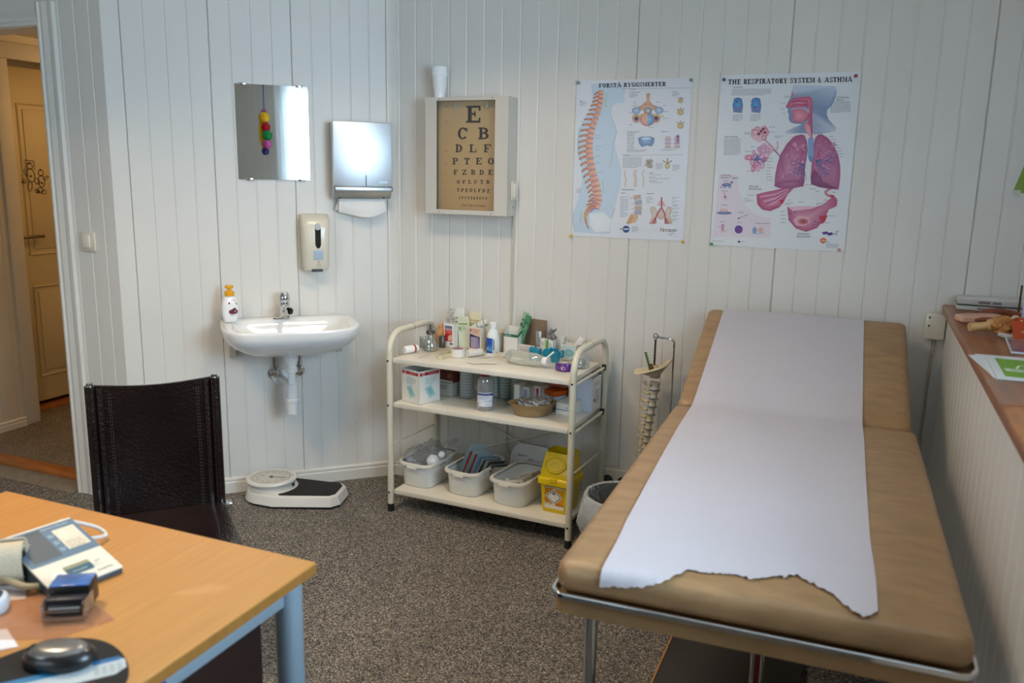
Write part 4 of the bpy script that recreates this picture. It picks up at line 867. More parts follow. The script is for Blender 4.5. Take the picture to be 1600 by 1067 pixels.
MB().lathe_open([(0,.001),(.03,.001),(.035,.005),(.036,.025),(.03,.042),(.017,.062),(.014,.075),(.015,.078),(.0125,.078),(.0125,.074),(.016,.06),(.028,.041),(.034,.024),(.033,.007),(0,.004)],seg=28).build('flask_body',CG,t)
MB().lathe([(0,.078),(.0195,.078),(.0215,.081),(.019,.094),(.017,.096),(0,.096)]).build('collar',M('cap_smoke','3a3a34',.2,coat=.4),t); MB().lathe_open([(.016,.0965),(.0165,.128),(.013,.131),(0,.131)],seg=20).build('cap_glass',CG,t); MB().lathe([(0,.0965),(.006,.0965),(.004,.115),(.006,.12),(0,.122)],seg=10).build('nozzle',BLACK,t)
m=MB(); m.box((0,0,.0017),(.006,.30,.0028),bev=.001); tag(m.build('wooden_stick',M('pale_wood','e0cca8',.6,var=.1,vscale=30),None,(.350,-.22,ZT),R(-3)),'long thin pale wooden stick lying across the trolley shelf','stick')
m=MB(); crumple(m,(0,0,.045),(.026,.022,.055),seed=4); tag(m.build('elastic_bandage',M('apricot_gauze','d79a66',.9,var=.2,vscale=50,bump=.4,bscale=150),None,(.296,-.062,ZT)),'crumpled apricot bandage standing behind the dropper flask','bandage')
m=MB(); m.lathe([(0,0),(.016,0),(.016,.05),(.012,.056),(0,.056)],seg=16); tag(m.build('dark_vial',M('smoke_vial','4f4a42',.25,coat=.3),None,(.322,-.112,ZT)),'small dark grey vial beside the adhesive dressing box','vial')
t,fr,rt,lf,tp=carton('dressing_carton','narrow white carton with blue and red dressing print, wrap sticking out','carton',.352,-.078,ZT,.062,.036,.113,R(-8),open_top=True)
fr.rect(.007,.087,.048,.100,'1f3f7a',1); fr.text('Mepore',.010,.090,.009,'e8eef4',2,width=.034); fr.rect(.007,.027,.048,.084,'c8261f',1); fr.text('Adhesive',.011,.076,.0085,'f4e4e0',2,width=.033); fr.text('dressing',.013,.067,.0075,'f4e4e0',2,width=.028)
fr.poly([(.026,.03),(.046,.032),(.047,.06),(.03,.056),(.024,.045)],'e2b49a',2); 
for i in range(5): fr.poly([(.009,.03+i*.006),(.02,.034+i*.006),(.02,.036+i*.006),(.009,.032+i*.006)],'a81a16',2)
fr.rect(.034,.012,.052,.021,'6a6a72',1); fr.rect(.007,.016,.014,.02,'9a9a98',1); fr.build('printed_front',t)
m=MB(); m.grid(lambda u,v:((u-.5)*.05+.008*math.sin(v*7),.004+.012*math.sin(u*9+v*3),.075+.105*v),14,12); m.grid(lambda u,v:((u-.5)*.046,-.004+.010*math.sin(u*7+2-v*4),.075+.075*v),14,12); tag(m.build('plastic_wrap',WRAP,None,(.352,-.078,ZT),R(-8),sharp=180),'clear crinkled wrap rising out of the narrow dressing carton','wrap')
PK=M('packet_green_white','d6dcc4',.35,coat=.2,var=.06,vscale=25,bump=.2,bscale=50); PK2=M('packet_cream','e4ddba',.4,coat=.2,var=.05,vscale=25,bump=.2,bscale=50)
def packet(lab,x,y,z,w,h,rz,lean,roll,mat,edge,th=.008,grp='sterile packets standing on the top shelf'):
    t=thing('sterile_packet',lab,'packet',(x,y,z),rz,grp); mx=Matrix.Rotation(roll,4,'Y')@Matrix.Rotation(lean,4,'X')
    rings=[[tuple(mx@Vector((a*k,b*q,c))) for a,b in rrect(w,th,th*.45,3)] for c,k,q in ((0,.96,.25),(.012,1,.9),(h*.5,1,1),(h-.014,1,.8),(h,.97,.2))]
    MB().loops(rings).build('pouch',mat,t,sharp=60)
    f=Flat(lambda a,b,l:tuple(mx@Vector((a,-th/2-.0006-l,b)))); f.rect(-w*.4,h*.74,w*.4,h*.78,edge,1); f.greek(-w*.38,h*.68,w*.6,4,.007,'a8ae98'); f.ell(-w*.28,h*.62,.006,.009,edge,2,12); f.build('pouch_print',t)
packet('tall white sterile packet leaning beside the narrow dressing carton',.408,-.062,ZT,.058,.185,R(-6),-.0,-.16,M('packet_white','e2e6dc',.35,coat=.2,bump=.2,bscale=50),'8fb08a')
packet('pale green striped sterile packet leaning in front of the tall white one',.425,-.080,ZT,.062,.150,R(-6),-.03,-.10,PK,'7aa05a')
packet('cream sterile packet leaning behind the strips carton',.458,-.052,ZT,.062,.172,R(-4),.0,.04,PK2,'c8c08a')
t,fr,rt,lf,tp=carton('strips_carton','small carton with peach top and navy strips picture, tube sticking out','carton',.494,-.094,ZT,.066,.040,.110,R(-8),open_top=True)
fr.rect(.003,.010,.063,.106,'dcb8a4',1); fr.poly([(.006,.012),(.060,.012),(.060,.066),(.033,.071),(.006,.078)],'242a55',2); fr.rect(.006,.088,.014,.1,'9a4a6a',2); fr.text('Transparent',.018,.093,.008,'3a3038',2,width=.038); fr.text('strips',.02,.084,.007,'b05040',2,width=.03)
for i in range(3): fr.poly([(.012+i*.013,.014),(.024+i*.013,.014),(.0235+i*.0128,.064),(.0125+i*.0128,.064)],('a99bb4','b3a3b4','a193ae')[i],3)
fr.poly([(.050,.014),(.058,.014),(.054,.062),(.0505,.062)],'8088c0',3); fr.build('printed_front',t)
t=thing('ointment_tube','white ointment tube with black rings poking out of the strips carton','tube',(.482,-.088,ZT+.105),0)
mx=frame((0,0,0),ry=R(62)); MB().lathe([(0,-.01),(.016,-.01),(.017,.02),(.017,.062),(.012,.068),(0,.068)],mx,18).build('tube_body',M('tube_white','dcdcd0',.3,coat=.3),t); MB().lathe([(0,.018),(.0174,.018),(.0174,.0205),(0,.0205)],mx,18).lathe([(0,.056),(.0174,.056),(.0174,.0585),(0,.0585)],mx,18).build('black_ring',BLACK,t)
t,fr,rt,lf,tp=carton('plain_carton','plain cream carton mostly hidden behind the blue-labelled bottle','carton',.572,-.062,ZT,.064,.05,.088,R(-6),mat=M('carton_cream','d8ccb0',.6)); fr.rect(.0,.0,.064,.004,'c4b490',1); fr.build('printed_front',t)
t=thing('disinfectant_bottle','white bottle with white screw cap and bright blue label','bottle',(.590,-.128,ZT),R(-8))
MB().lathe([(0,0),(.027,0),(.029,.003),(.029,.075),(.027,.09),(.018,.112),(.0145,.118),(.0145,.124),(0,.124)]).build('bottle_body',M('bottle_white','e8ebea',.3,sss=.1),t); MB().lathe([(0,.121),(.0165,.121),(.0165,.143),(.015,.145),(0,.145)]).build('screw_cap',WHITE,t)
f=Flat(on_cyl(.0293,0,-PI/2),.0003); 
for i in range(8): f.poly([(-.026+i*.005,.006),(-.021+i*.005,.006),(-.021+i*.005,.075),(-.026+i*.005,.075)],None,1,cols=['1b58b0','1b58b0','1552b8','1552b8'])
for i in range(8): f.poly([(-.026+i*.005,.016),(-.021+i*.005,.016),(-.021+i*.005,.045),(-.026+i*.005,.045)],None,2,cols=['58a8d8','58a8d8','1b58b0','1b58b0'])
f.rect(-.022,.024,-.006,.028,'e4f0f8',3,3); f.rect(.017,.02,.022,.07,'5a6a70',2,2); f.rect(-.024,.064,-.018,.067,'d0e0f0',3); f.build('blue_label',t)
t,fr,rt,lf,tp=carton('swab_carton','tall white carton with green rim holding green packets','carton',.664,-.064,ZT,.076,.052,.088,R(-9),open_top=True,inside=CARDB,back=.118)
fr.rect(0,.076,.076,.0885,'1e6a52',1); fr.text('MEDICOMP',.006,.079,.008,'dce8e0',2,width=.034); fr.build('printed_front',t)
rt.poly([(0,.076),(.052,.104),(.052,.118),(0,.0885)],'1e6a52',1); rt.build('printed_side',t)
GP=M('packet_green','4f8a62',.35,coat=.3,var=.25,vscale=30)
for i,(x,rl,h,lab) in enumerate(((.690,.30,.125,'dark green sachet leaning out of the green-rimmed carton, nearest its brown neighbour'),(.676,.26,.135,'pale green sachet leaning behind the dark green one in the rimmed carton'))):
    packet(lab,x,-.060+.014*i,ZT+.03,.030,h+.03,R(-9),-.05,rl,GP if i==0 else M('packet_mint','9fc0a4',.35,coat=.3,var=.1,vscale=30),'1e6a52',.005,'green sachets in the rimmed carton')
m=MB(); m.box((0,0,.055),(.006,.002,.10)); tag(m.build('white_tag_strip',WHITE,None,(.642,-.062,ZT+.003)),'narrow white strip standing inside the green-rimmed carton','strip')
t,fr,rt,lf,tp=carton('swabs_tray_carton','torn-open brown carton with low white front reading skin cleansing','carton',.757,-.060,ZT,.112,.058,.046,R(-10),mat=CARDB,inside=CARDB,open_top=True,back=.158)
fr.rect(0,0,.112,.0465,'dcd8d2',1); fr.text('Skin Cleansing Swabs',.006,.033,.0085,'a8324a',2,width=.084); fr.greek(.006,.027,.07,4,.006,'9a98a8'); fr.rect(.086,.006,.104,.02,'c8b8c8',2); fr.build('printed_front',t)
m=MB(); m.box((0,0,.056),(.028,.012,.112),bev=.004); t=m.build('foil_pack',clear('frost_pack','c8ccd0',.25,.2,.45),None,(.793,-.078,ZT+.002),R(-5)); tag(t,'tall frosted grey pack standing inside the torn brown carton','pack')
t,fr,rt,lf,tp=carton('slim_carton','slim white upright carton beside a green-edged box','carton',.828,-.108,ZT,.024,.022,.088,R(-6),open_top=True); fr.greek(.004,.075,.016,3,.006); fr.build('printed_front',t)
t,fr,rt,lf,tp=carton('green_carton','narrow upright box with bright green spine and white face','carton',.858,-.094,ZT,.034,.03,.080,R(-6)); fr.rect(.0,.0,.012,.080,'6aa018',1); fr.rect(.012,0,.034,.08,'e4e8ea',1); fr.rect(.014,.05,.026,.07,'c8d4e0',2); fr.build('printed_front',t)
m=MB(); m.grid(lambda u,v:((u-.5)*.03+.006*math.sin(v*8),.006*math.sin(u*7+v*3)-.002,.05*v+.004*math.sin(u*9)),12,12); tag(m.build('foil_sachet',M('dull_foil','8f8d88',.35,metal=.7,bump=.3,bscale=60),None,(.862,-.094,ZT+.0815),R(10),sharp=180),'crumpled grey foil sachet on top of the green-edged box','sachet')
TEAL=M('teal_plastic','0d86a6',.3,coat=.3)
t=thing('tape_dispenser','small square teal plastic holder with prongs near the clear bottle','holder',(.812,-.165,ZT),R(-6))
MB().box((.006,0,.026),(.038,.032,.052),bev=.002).build('holder_body',TEAL,t); MB().box((-.0225,.004,.028),(.014,.020,.055),bev=.003).build('prong',TEAL,t); MB().tube([(.0,.0,.0525),(.0,0,.064)],.005,8).build('prong',TEAL,t)
t=thing('crown_clip','teal plastic clip with scalloped crown behind the purple tape','clip',(.905,-.165,ZT),R(-6))
m=MB(); rings=[]
for z,k in ((0,.8),(.02,.85),(.05,1.1)): rings.append([(.024*k*math.cos(2*PI*i/20),.018*k*math.sin(2*PI*i/20),z) for i in range(20)])
m.loops(rings); m.build('clip_body',TEAL,t)
for x in (-.016,-.004,.008): MB().ball((x*1.2,-.008,.055),(.007,.009,.011),seg=10).build('scallop',TEAL,t)
MB().tube([(.02,-.004,.024),(.036,-.004,.032),(.037,-.004,.058)],[.007,.008,.006],8).build('side_prong',TEAL,t); MB().lathe([(0,0),(.022,0),(.022,.012),(0,.012)],frame((-.036,.0,.036),rx=PI/2),20).build('round_wing',TEAL,t)
t,fr,rt,lf,tp=carton('tall_open_carton','slim white carton with open dark top against the back wall','carton',.885,-.042,ZT,.048,.03,.092,R(-4),open_top=True,inside=CARDB); fr.build('printed_front',t)
t,fr,rt,lf,tp=carton('peach_lined_carton','low white carton with teal oval print and open peach inside','carton',.948,-.082,ZT,.076,.052,.070,R(-8),mat=CARD,inside=M('peach_card','d9b08c',.8),open_top=True); fr.rect(.006,.006,.07,.064,'c8dcdc',1); fr.ell(.042,.034,.024,.016,'7cb4bc',2,18,inner='a4d0d4'); fr.build('printed_front',t)
m=MB(); m.loops([[(a*k,b*k+dy,z) for a,b in rrect(.03,.012,.005,4)] for z,k,dy in ((0,.5,0),(.012,.8,0),(.045,1,.004),(.058,.8,.006))],frame((0,0,.048),ry=.6)); tag(m.build('measuring_scoop',WHITE,None,(.962,-.072,ZT)),'white plastic scoop sticking out of the peach-lined carton','scoop')
# clear squeeze bottle lying in front
t=thing('squeeze_bottle','empty clear squeeze bottle lying on its side with white flip cap','bottle',(.728,-.272,ZT+.0305),R(-9))
SQ=clear('squeeze_plastic','eef0ea',.14,.12,.28)
MB().lathe([(0,0),(.026,.0),(.0295,.006),(.0295,.13),(.027,.15),(.016,.17),(.013,.175),(0,.175)],FX,24).build('bottle_body',SQ,t)
MB().lathe([(0,.175),(.0185,.175),(.0185,.196),(0,.196)],FX,20).build('cap',WHITE,t)
m=MB(); m.box((.022,0,0),(.046,.016,.007),frame((.188,0,.014),rz=.15,ry=-.75),bev=.002); m.build('flip_lid',WHITE,t)
t=thing('medical_tape','purple oval tape dispenser with pale top beside the clear bottle','tape',(.992,-.305,ZT),R(-8))
MB().lathe([(0,0),(.032,0),(.0365,.004),(.037,.024),(.033,.033),(0,.034)],seg=28,sy=.72).build('tape_case',M('purple_plastic','5c2a86',.25,coat=.4),t); MB().lathe([(0,.034),(.020,.034),(.0195,.036),(0,.0365)],seg=24,sy=.65).build('pale_top',M('pale_grey','c9c6c4',.4),t)
f=Flat(lambda x,y,l:(.037*math.sin(x/.037)*1.01,-.0268*math.cos(x/.037)-.0006-l,y),.0004); f.ell(.012,.016,.012,.008,'c89ac4',1,16); f.ell(.012,.016,.009,.0055,'7a3f9c',2,16); f.rect(.006,.010,.010,.022,'e4c8dc',3); f.line([(-.028,.012),(-.004,.012)],.002,'8a64ac',1); f.line([(-.028,.02),(-.004,.02)],.002,'8a64ac',1); f.build('tape_print',t)
t=thing('foil_bag','clear bag of crinkled silver foil behind the trolley handle','bag',(1.035,-.215,ZT),0)
m=MB(); crumple(m,(0,0,.024),(.036,.04,.03),seed=9); m.build('bag_film',CP_,t); m=MB(); crumple(m,(.008,-.008,.017),(.022,.024,.019),seed=5); m.build('foil_lump',M('silver_foil','c4c8cc',.25,metal=.8,bump=.6,bscale=90),t)
# tapes, rolls and scraps in front
t=thing('tape_roll','white tape roll with a mauve centre on the trolley top','tape',(.478,-.262,ZT),R(0))
MB().lathe([(.022,.001),(.0315,.001),(.0315,.036),(.022,.0362),(0,.0355),(0,.003)],seg=28).build('tape_winding',M('tape_white','e2dfd8',.5),t); MB().lathe([(0,.0364),(.027,.0364),(.027,.0368),(0,.0369)],seg=24).build('mauve_centre',M('mauve','9c7088',.6),t)
m=MB(); pts=smooth_path([(0,.05,.010),(-.012,-.01,.010),(-.018,-.055,.010),(-.008,-.085,.010),(.004,-.078,.010),(.012,-.03,.010),(.02,.0,.010)],6)
def ribbon(m,pts,h,th=.0012):
    vs=[];fs=[]
    for i,p in enumerate(pts):
        a=pts[max(i-1,0)];b=pts[min(i+1,len(pts)-1)]; d=(Vector(b)-Vector(a)).normalized(); nn=Vector((-d.y,d.x,0))*th
        vs+=[Vector(p)+nn,Vector(p)-nn,Vector(p)-nn+Vector((0,0,h)),Vector(p)+nn+Vector((0,0,h))]
    for i in range(len(pts)-1):
        for k in range(4): fs.append((i*4+k,i*4+(k+1)%4,i*4+4+(k+1)%4,i*4+4+k))
    fs+=[(0,1,2,3),tuple(len(vs)-4+k for k in range(4))]; return m.faces(vs,fs)
ribbon(m,[Vector((p[0],p[1],.0005)) for p in pts],.018); tag(m.build('tourniquet_strap',M('strap_cream','d4c6a0',.6,bump=.2,bscale=200),None,(.438,-.27,ZT)),'folded cream strap standing on edge beside the mauve tape roll','strap')
m=MB(); m.lathe([(0,0),(.016,0),(.0165,.002),(.0165,.075),(.016,.077),(0,.077)],FX,20); m.lathe([(0,-.0004),(.006,-.0004),(0,-.0006)],FX,12); tag(m.build('gauze_roll',M('gauze','dcd8ce',.9,var=.05,vscale=80,bump=.4,bscale=240),None,(.522,-.258,ZT+.017),R(58)),'white gauze bandage roll lying beside the mauve tape roll','bandage')
m=MB(); pts=[Vector(p) for p in smooth_path([(.57,-.19,0),(.60,-.215,0),(.635,-.195,0),(.67,-.205,0),(.70,-.18,0),(.69,-.155,0),(.655,-.16,0),(.62,-.15,0)],8)]
ribbon(m,[Vector((p.x-.64,p.y+.18,.0005+.004*math.sin(i*.5)**2)) for i,p in enumerate(pts)],.013); t=m.build('measuring_tape',M('tape_measure','e8e2d2',.5),None,(.64,-.18,ZT)); tag(t,'white measuring tape with black marks coiled before the bottles','measuring tape')
f=Flat(lambda x,y,l:(x,y,l)); 
for i,p in enumerate(pts[::2]):
    q=pts[min(2*i+1,len(pts)-1)]; d=(q-p).normalized() if (q-p).length>0 else Vector((1,0,0)); n_=Vector((d.y,-d.x,0)); 
    for sg in (1,-1):
        c=Vector((p.x-.64,p.y+.18,0))+n_*(.0018*sg); z=.0025+.004*math.sin(2*i*.5)**2
        f.v+= [tuple(c+d*a+Vector((0,0,z+b))) for a,b in ((-.0012,.002),(.0012,.002),(.0012,.007),(-.0012,.007))]; k=len(f.v); f.f.append((k-4,k-3,k-2,k-1)); f.c+=[lin('3a3630')]*4
f.build('scale_marks',t)
for x,y,w,d,rz,lab in ((.655,-.318,.07,.045,.3,'white paper scrap lying at the front of the trolley top'),(.60,-.352,.05,.035,-.2,'small cream paper scrap beside the front edge of the trolley top'),(.585,-.232,.03,.012,.6,'crumpled white label strip near the blue-labelled bottle')):
    m=MB(); m.grid(lambda u,v:((u-.5)*w,(v-.5)*d,.0012+.0015*math.sin(u*5+v*4)**2),8,6); tag(m.build('paper_scrap',M('scrap_paper','e4dccc',.7),None,(x,y,ZT),rz,sharp=180),lab,'paper','paper scraps on the trolley')
# --- middle shelf
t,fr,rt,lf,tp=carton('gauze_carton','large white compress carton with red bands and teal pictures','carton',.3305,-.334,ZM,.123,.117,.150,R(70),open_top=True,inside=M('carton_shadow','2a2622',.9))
# rotated so that one corner points at the viewer: its -x face and its -y face both show
RB='b5202c'; TL='b4d2d2'
def gz(f,W):
    f.poly([(.004,.128),(W-.006,.128),(W-.006,.142),(.004,.142)],RB,1); f.text('MESOFT',W*.45,.132,.008,'e8c8c4',2,width=W*.4); f.ell(W*.2,.135,.007,.0075,'e8d0cc',2,14); f.ell(W*.2,.135,.004,.0045,RB,3,12)
    f.poly([(W*.25,.07),(W*.55,.085),(W*.8,.035),(W*.5,.02)],TL,1); f.poly([(W*.36,.066),(W*.54,.074),(W*.68,.042),(W*.5,.034)],'8cc0c0',2); f.greek(W*.3,.115,W*.5,4,.008,'9ac0c0')
gz(lf,.117); gz(fr,.123); lf.build('printed_side',t); fr.build('printed_front',t)
t,fr,rt,lf,tp=carton('grey_carton','low pale grey carton underneath the dark red box','carton',.398,-.150,ZM,.085,.14,.062,R(-10),mat=M('carton_grey','b9b8ae',.6)); fr.greek(.01,.05,.05,3,.008,'7a7a78'); fr.build('printed_front',t)
t,fr,rt,lf,tp=carton('red_brown_carton','dark red-brown box stacked on the grey carton','carton',.402,-.150,ZM+.0635,.085,.13,.058,R(-10),mat=M('carton_red','5e2416',.5)); fr.rect(.0,.0,.085,.01,'c8c0b4',1); fr.rect(.055,.02,.075,.042,'7a5040',1); fr.build('printed_front',t)
def roll(lab,x,y,r,h,c1,c2,seed):
    t=thing('adhesive_roll',lab,'roll',(x,y,ZM),0,'patterned adhesive bandage rolls'); MB().lathe([(.008,.001),(r,.001),(r,h),(.008,h)],seg=30).build('roll_winding',M('roll_'+c1,c1,.5),t)
    f=Flat(on_cyl(r,0,R(-60)),.0005); rg=random.Random(seed); rows=int(h/.0135)
    for i in range(rows):
        for k in range(7):
            x=-r*1.1+k*r*.36+(.0 if i%2 else r*.18); z=.006+i*.0135
            if (i+k)%2: f.ell(x,z+.004,.0042,.0042,c2,1,10); f.ell(x,z+.004,.0027,.0027,c1,2,10)
            else: f.rect(x-.006,z+.002,x+.006,z+.0055,c2,1,2)
        f.line([(x0*r*.25,.003+i*.0135) for x0 in range(-5,6)],.0009,c2,1)
    f.build('blue_pattern',t)
roll('stout blue-patterned adhesive roll beside the grey carton',.488,-.185,.0335,.160,'ccd2d0','5d7c8a',1)
roll('teal-patterned adhesive roll half hidden behind the saline bottle',.598,-.112,.028,.150,'c6d0cc','5d8a88',2)
roll('teal-patterned adhesive roll right behind the saline bottle, second of three',.660,-.135,.0275,.150,'c4d0cc','4f7f80',3)
roll('pale teal adhesive roll nearest the thin white carton',.7175,-.140,.0275,.150,'c2ccbe','5c7a70',4)
t=thing('saline_bottle','clear saline bottle with dark red cap and navy-banded label','bottle',(.652,-.342,ZM))
SAL=clear('saline_plastic','d8dcda',.12,.08,.30)
MB().lathe([(0,0),(.034,0),(.0365,.004),(.0365,.125),(.033,.138),(.02,.148),(.0175,.15),(0,.15)],seg=30).build('bottle_body',SAL,t); MB().lathe([(0,.15),(.019,.15),(.0195,.17),(.017,.173),(0,.173)],seg=20).build('red_cap',M('cap_crimson','8e1f2c',.3),t)
f=Flat(on_cyl(.0369,0,R(-62)),.0004); f.rect(-.045,.022,.033,.083,'dfe2ea',1,14); f.rect(-.045,.070,.033,.080,'1d2f78',2,14); f.text('Natriumklorid 9 mg/ml',-.040,.0725,.0065,'d8def0',3,width=.06); f.greek(-.03,.064,.045,2,.006,'8a92a8'); f.text('0,9 % 500 ml',-.006,.043,.009,'5a6080',2,width=.034); f.greek(.0,.034,.02,2,.005,'9aa0b4'); f.rect(-.04,.026,-.034,.038,'8a90a0',2,1); f.build('label',t)
WB=[('thin tall white carton standing beside the adhesive rolls',.764,-.215,.026,.075,.104,R(-4),None),('white carton with grey print between the thin carton and the red-marked one',.802,-.190,.034,.075,.090,R(-12),'g'),('white carton with a red upright mark beside the orange-lidded box',.842,-.160,.036,.075,.092,R(-12),'r')]
for lab,x,y,w,d,h,rz,k in WB:
    t,fr,rt,lf,tp=carton('medicine_carton',lab,'carton',x,y,ZM,w,d,h,rz,group='white medicine cartons')
    if k=='g': fr.rect(.006,.02,.026,.08,'b4b8c8',1); fr.greek(.008,.075,.016,8,.006,'8088a0')
    if k=='r': fr.rect(.016,.026,.028,.082,'b82838',1); fr.rect(.019,.03,.025,.06,'d8888c',2)
    fr.rect(0,.0,w*.1,h,'d0cec8',1); fr.build('printed_front',t)
t,fr,rt,lf,tp=carton('glove_carton','pale blue carton with bright orange lid behind the tray','carton',.905,-.130,ZM,.098,.11,.052,R(-32),mat=M('carton_pale_blue','c2cad2',.5)); fr.rect(.05,.036,.07,.041,'3a4250',1); fr.greek(.012,.028,.02,2,.006); fr.build('printed_front',t); rt.greek(.03,.03,.05,2,.008); rt.build('printed_side',t)
ORG=M('orange_card','c2560f',.45); MB().box((0,0,.064),(.101,.113,.022),bev=.001).build('lid',ORG,t)
MB().box((0,-.052,.0),(.096,.104,.002),frame((0,.05,.076),rx=R(-14),rz=.15)).build('lid_flap',ORG,t)
t,fr,rt,lf,tp=carton('flat_carton','flat white carton lying between the kidney tray and trolley post','carton',.995,-.225,ZM,.075,.10,.052,R(-8)); fr.rect(0,.02,.075,.024,'6a8a94',1); fr.rect(.05,.03,.056,.036,'4a7ac0',1); fr.build('printed_front',t)
t=thing('kidney_tray','tan pulp kidney tray full of clear sachets on the middle shelf','tray',(.868,-.322,ZM),R(34))
def kid(k,z,n=40,off=0):
    o=[]
    for i in range(n):
        a=2*PI*i/n; x=.104*math.cos(a); y=.066*math.sin(a)-.014*(math.cos(a)**2)*(-1)
        o.append((x*k,y*k,z))
    return o
PULP=M('pulp_tan','a58a62',.75,var=.06,vscale=40,bump=.15,bscale=200)
MB().loops([kid(.70,.001),kid(.76,.004),kid(.9,.048),kid(1.02,.052),kid(1.03,.054),kid(1.0,.0555),kid(.88,.052),kid(.72,.008),kid(.3,.006)]).build('tray_body',PULP,t,sharp=60)
rg=random.Random(5)
SACH=clear('sachet_film','f0f4f4',.16,.1,.45,bump=.5,bscale=50)
SLAB=('clear sachet with white paper back lying foremost in the kidney tray','silvery clear sachet leaning at the tray middle','clear sachet with brown strip at the far tray end','clear sachet standing up at the near left of the tray','flat clear sachet lying deepest in the tray')
for i,(x,y,z,rz,tl) in enumerate(((-.015,-.018,.052,.5,.45),(.012,-.006,.058,.2,.5),(.045,.012,.056,-.3,.55),(-.048,.0,.058,.9,.9),(.0,.02,.050,.1,.15))):
    s_=thing('swab_sachet',SLAB[i],'sachet',tuple(Matrix.Translation((.868,-.322,ZM))@Matrix.Rotation(R(34),4,'Z')@Vector((x,y,z))),R(34)+rz,'sachets in the kidney tray')
    mx=Matrix.Rotation(tl,4,'X'); m=MB(); m.grid(lambda u,v:((u-.5)*.066,(v-.5)*.042,.005*math.sin(u*PI)*math.sin(v*PI)+.002*math.sin(u*14+v*9)),12,8,mx); m.build('film',SACH,s_,sharp=180)
    m=MB(); m.box((0,0,-.001),(.05,.012,.002),mx); m.build('swab_stick',[WHITE,M('strip_brown','7a5a44',.6)][i==2],s_)
m=MB(); m.box((0,0,0),(.045,.005,.0015),frame((0,0,0),ry=-.35)); tag(m.build('white_swab_strip',WHITE,None,(.905,-.335,ZM+.062),R(42)),'narrow white strip lying slanted across the kidney tray rim','strip')
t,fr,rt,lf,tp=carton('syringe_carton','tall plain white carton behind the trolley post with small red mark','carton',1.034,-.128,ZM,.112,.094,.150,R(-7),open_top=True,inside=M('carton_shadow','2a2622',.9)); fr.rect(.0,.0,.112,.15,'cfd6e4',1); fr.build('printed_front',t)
rt.greek(.02,.128,.05,3,.009); rt.greek(.03,.092,.045,7,.009,'7a7c80'); rt.rect(.018,.042,.032,.056,'b8402c',1); rt.rect(.07,.03,.076,.036,'8a8a8a',1); rt.build('printed_side',t)
t,fr,rt,lf,tp=carton('navy_carton','navy and tan carton standing at the far end of the middle shelf','carton',1.045,-.056,ZM,.07,.03,.172,R(-4),mat=M('carton_navy','39415a',.5)); fr.rect(.045,0,.07,.172,'8a6f4c',1); fr.build('printed_front',t)
# --- bottom shelf
def bin_(lab,cx,cy,rz,w=.170,d=.285,h=.115):
    t=thing('storage_bin',lab,'storage box',(cx,cy,ZB),rz,'translucent storage bins on the bottom shelf'); m=MB()
    R_=lambda k,z,ex=0:[(x,y,z) for x,y in rrect(w*k+ex,d*k+ex,.045*k+ex/2,6)]
    m.loops([R_(.86,.0),R_(.89,.004),R_(.955,h-.012)],cap1=False); m.loops([R_(.945,h-.012),R_(.87,.008),R_(.84,.0045)],cap0=False); m.build('bin_body',MILK,t,sharp=60)
    m=MB(); m.loops([R_(.958,h-.013),R_(1.0,h-.012,.016),R_(1.0,h-.004,.018),R_(1.0,h,.014),R_(.95,h,0),R_(.942,h-.004)],cap0=False,cap1=False)
    for sx in (-1,1): m.loops([[(x*1.0,y,z) for x,y in rrect(.05,.02,.008,3,sx*.03*0+0,-d/2-.005)] for z in (h-.019,h-.0125)]) if sx>0 else None
    m.build('bin_rim',M('milky_rim','e2e0d6',.35,sss=.15),t,sharp=60); return t
BINS=[('translucent bin heaped with crinkled plastic, near the front trolley leg',.318,-.232,R(-4)),('middle translucent bin packed with blue and red paper packets',.557,-.236,R(-5)),('translucent bin of syringe packs beside the yellow sharps box',.793,-.258,R(-8))]
for lab,x,y,rz in BINS: bin_(lab,x,y,rz)
m=MB(); 
for i,(x,y,z,r) in enumerate(((-.025,-.045,.115,.062),(.03,-.01,.115,.058),(-.01,.045,.115,.058))): crumple(m,(x,y,z),(r,r*1.1,r*.8),seed=20+i,flat=0)
m.grid(lambda u,v:(.02+.09*u+.01*math.sin(v*9),.02+.06*u+.05*(v-.5),.13+.055*u+.012*math.sin(u*8+v*6)),12,10)
tag(m.build('plastic_bag',WRAP,None,(.316,-.235,ZB+.004),0,sharp=180),'crinkled clear plastic bag heaped in the first storage bin','plastic bag')
for x,y,z,r,lab in ((.372,-.30,.135,.030,'large white cotton ball in the crinkled plastic'),(.398,-.262,.158,.016,'small white cotton ball behind the large one')):
    m=MB(); m.ball((0,0,0),r,jit=.15,seg=16); tag(m.build('cotton_ball',M('cotton','eeeeec',.95,bump=.3,bscale=80),None,(x,y,ZB+z-.02)),lab,'cotton ball','cotton balls')
cols=['9fb4b8','a6babc','c8452c','b8c4c0','9cb0a8','b83828','a9bcc4','8fb0c4','7f9cb4','c8ccc8','3a3a38','a8b4a8','c9c2ae','4a4a48','b4b8b0','55524c','a9a698','c4bca8']
names={'9fb4b8':'grey-blue','a6babc':'pale blue-grey','c8452c':'orange','b8c4c0':'pale grey','9cb0a8':'grey-green','b83828':'red','a9bcc4':'light blue','8fb0c4':'sky blue','7f9cb4':'steel blue','c8ccc8':'off-white','3a3a38':'black','a8b4a8':'sage','c9c2ae':'cream','4a4a48':'charcoal','b4b8b0':'light grey','55524c':'dark grey','a9a698':'taupe','c4bca8':'beige'}
rg=random.Random(8)
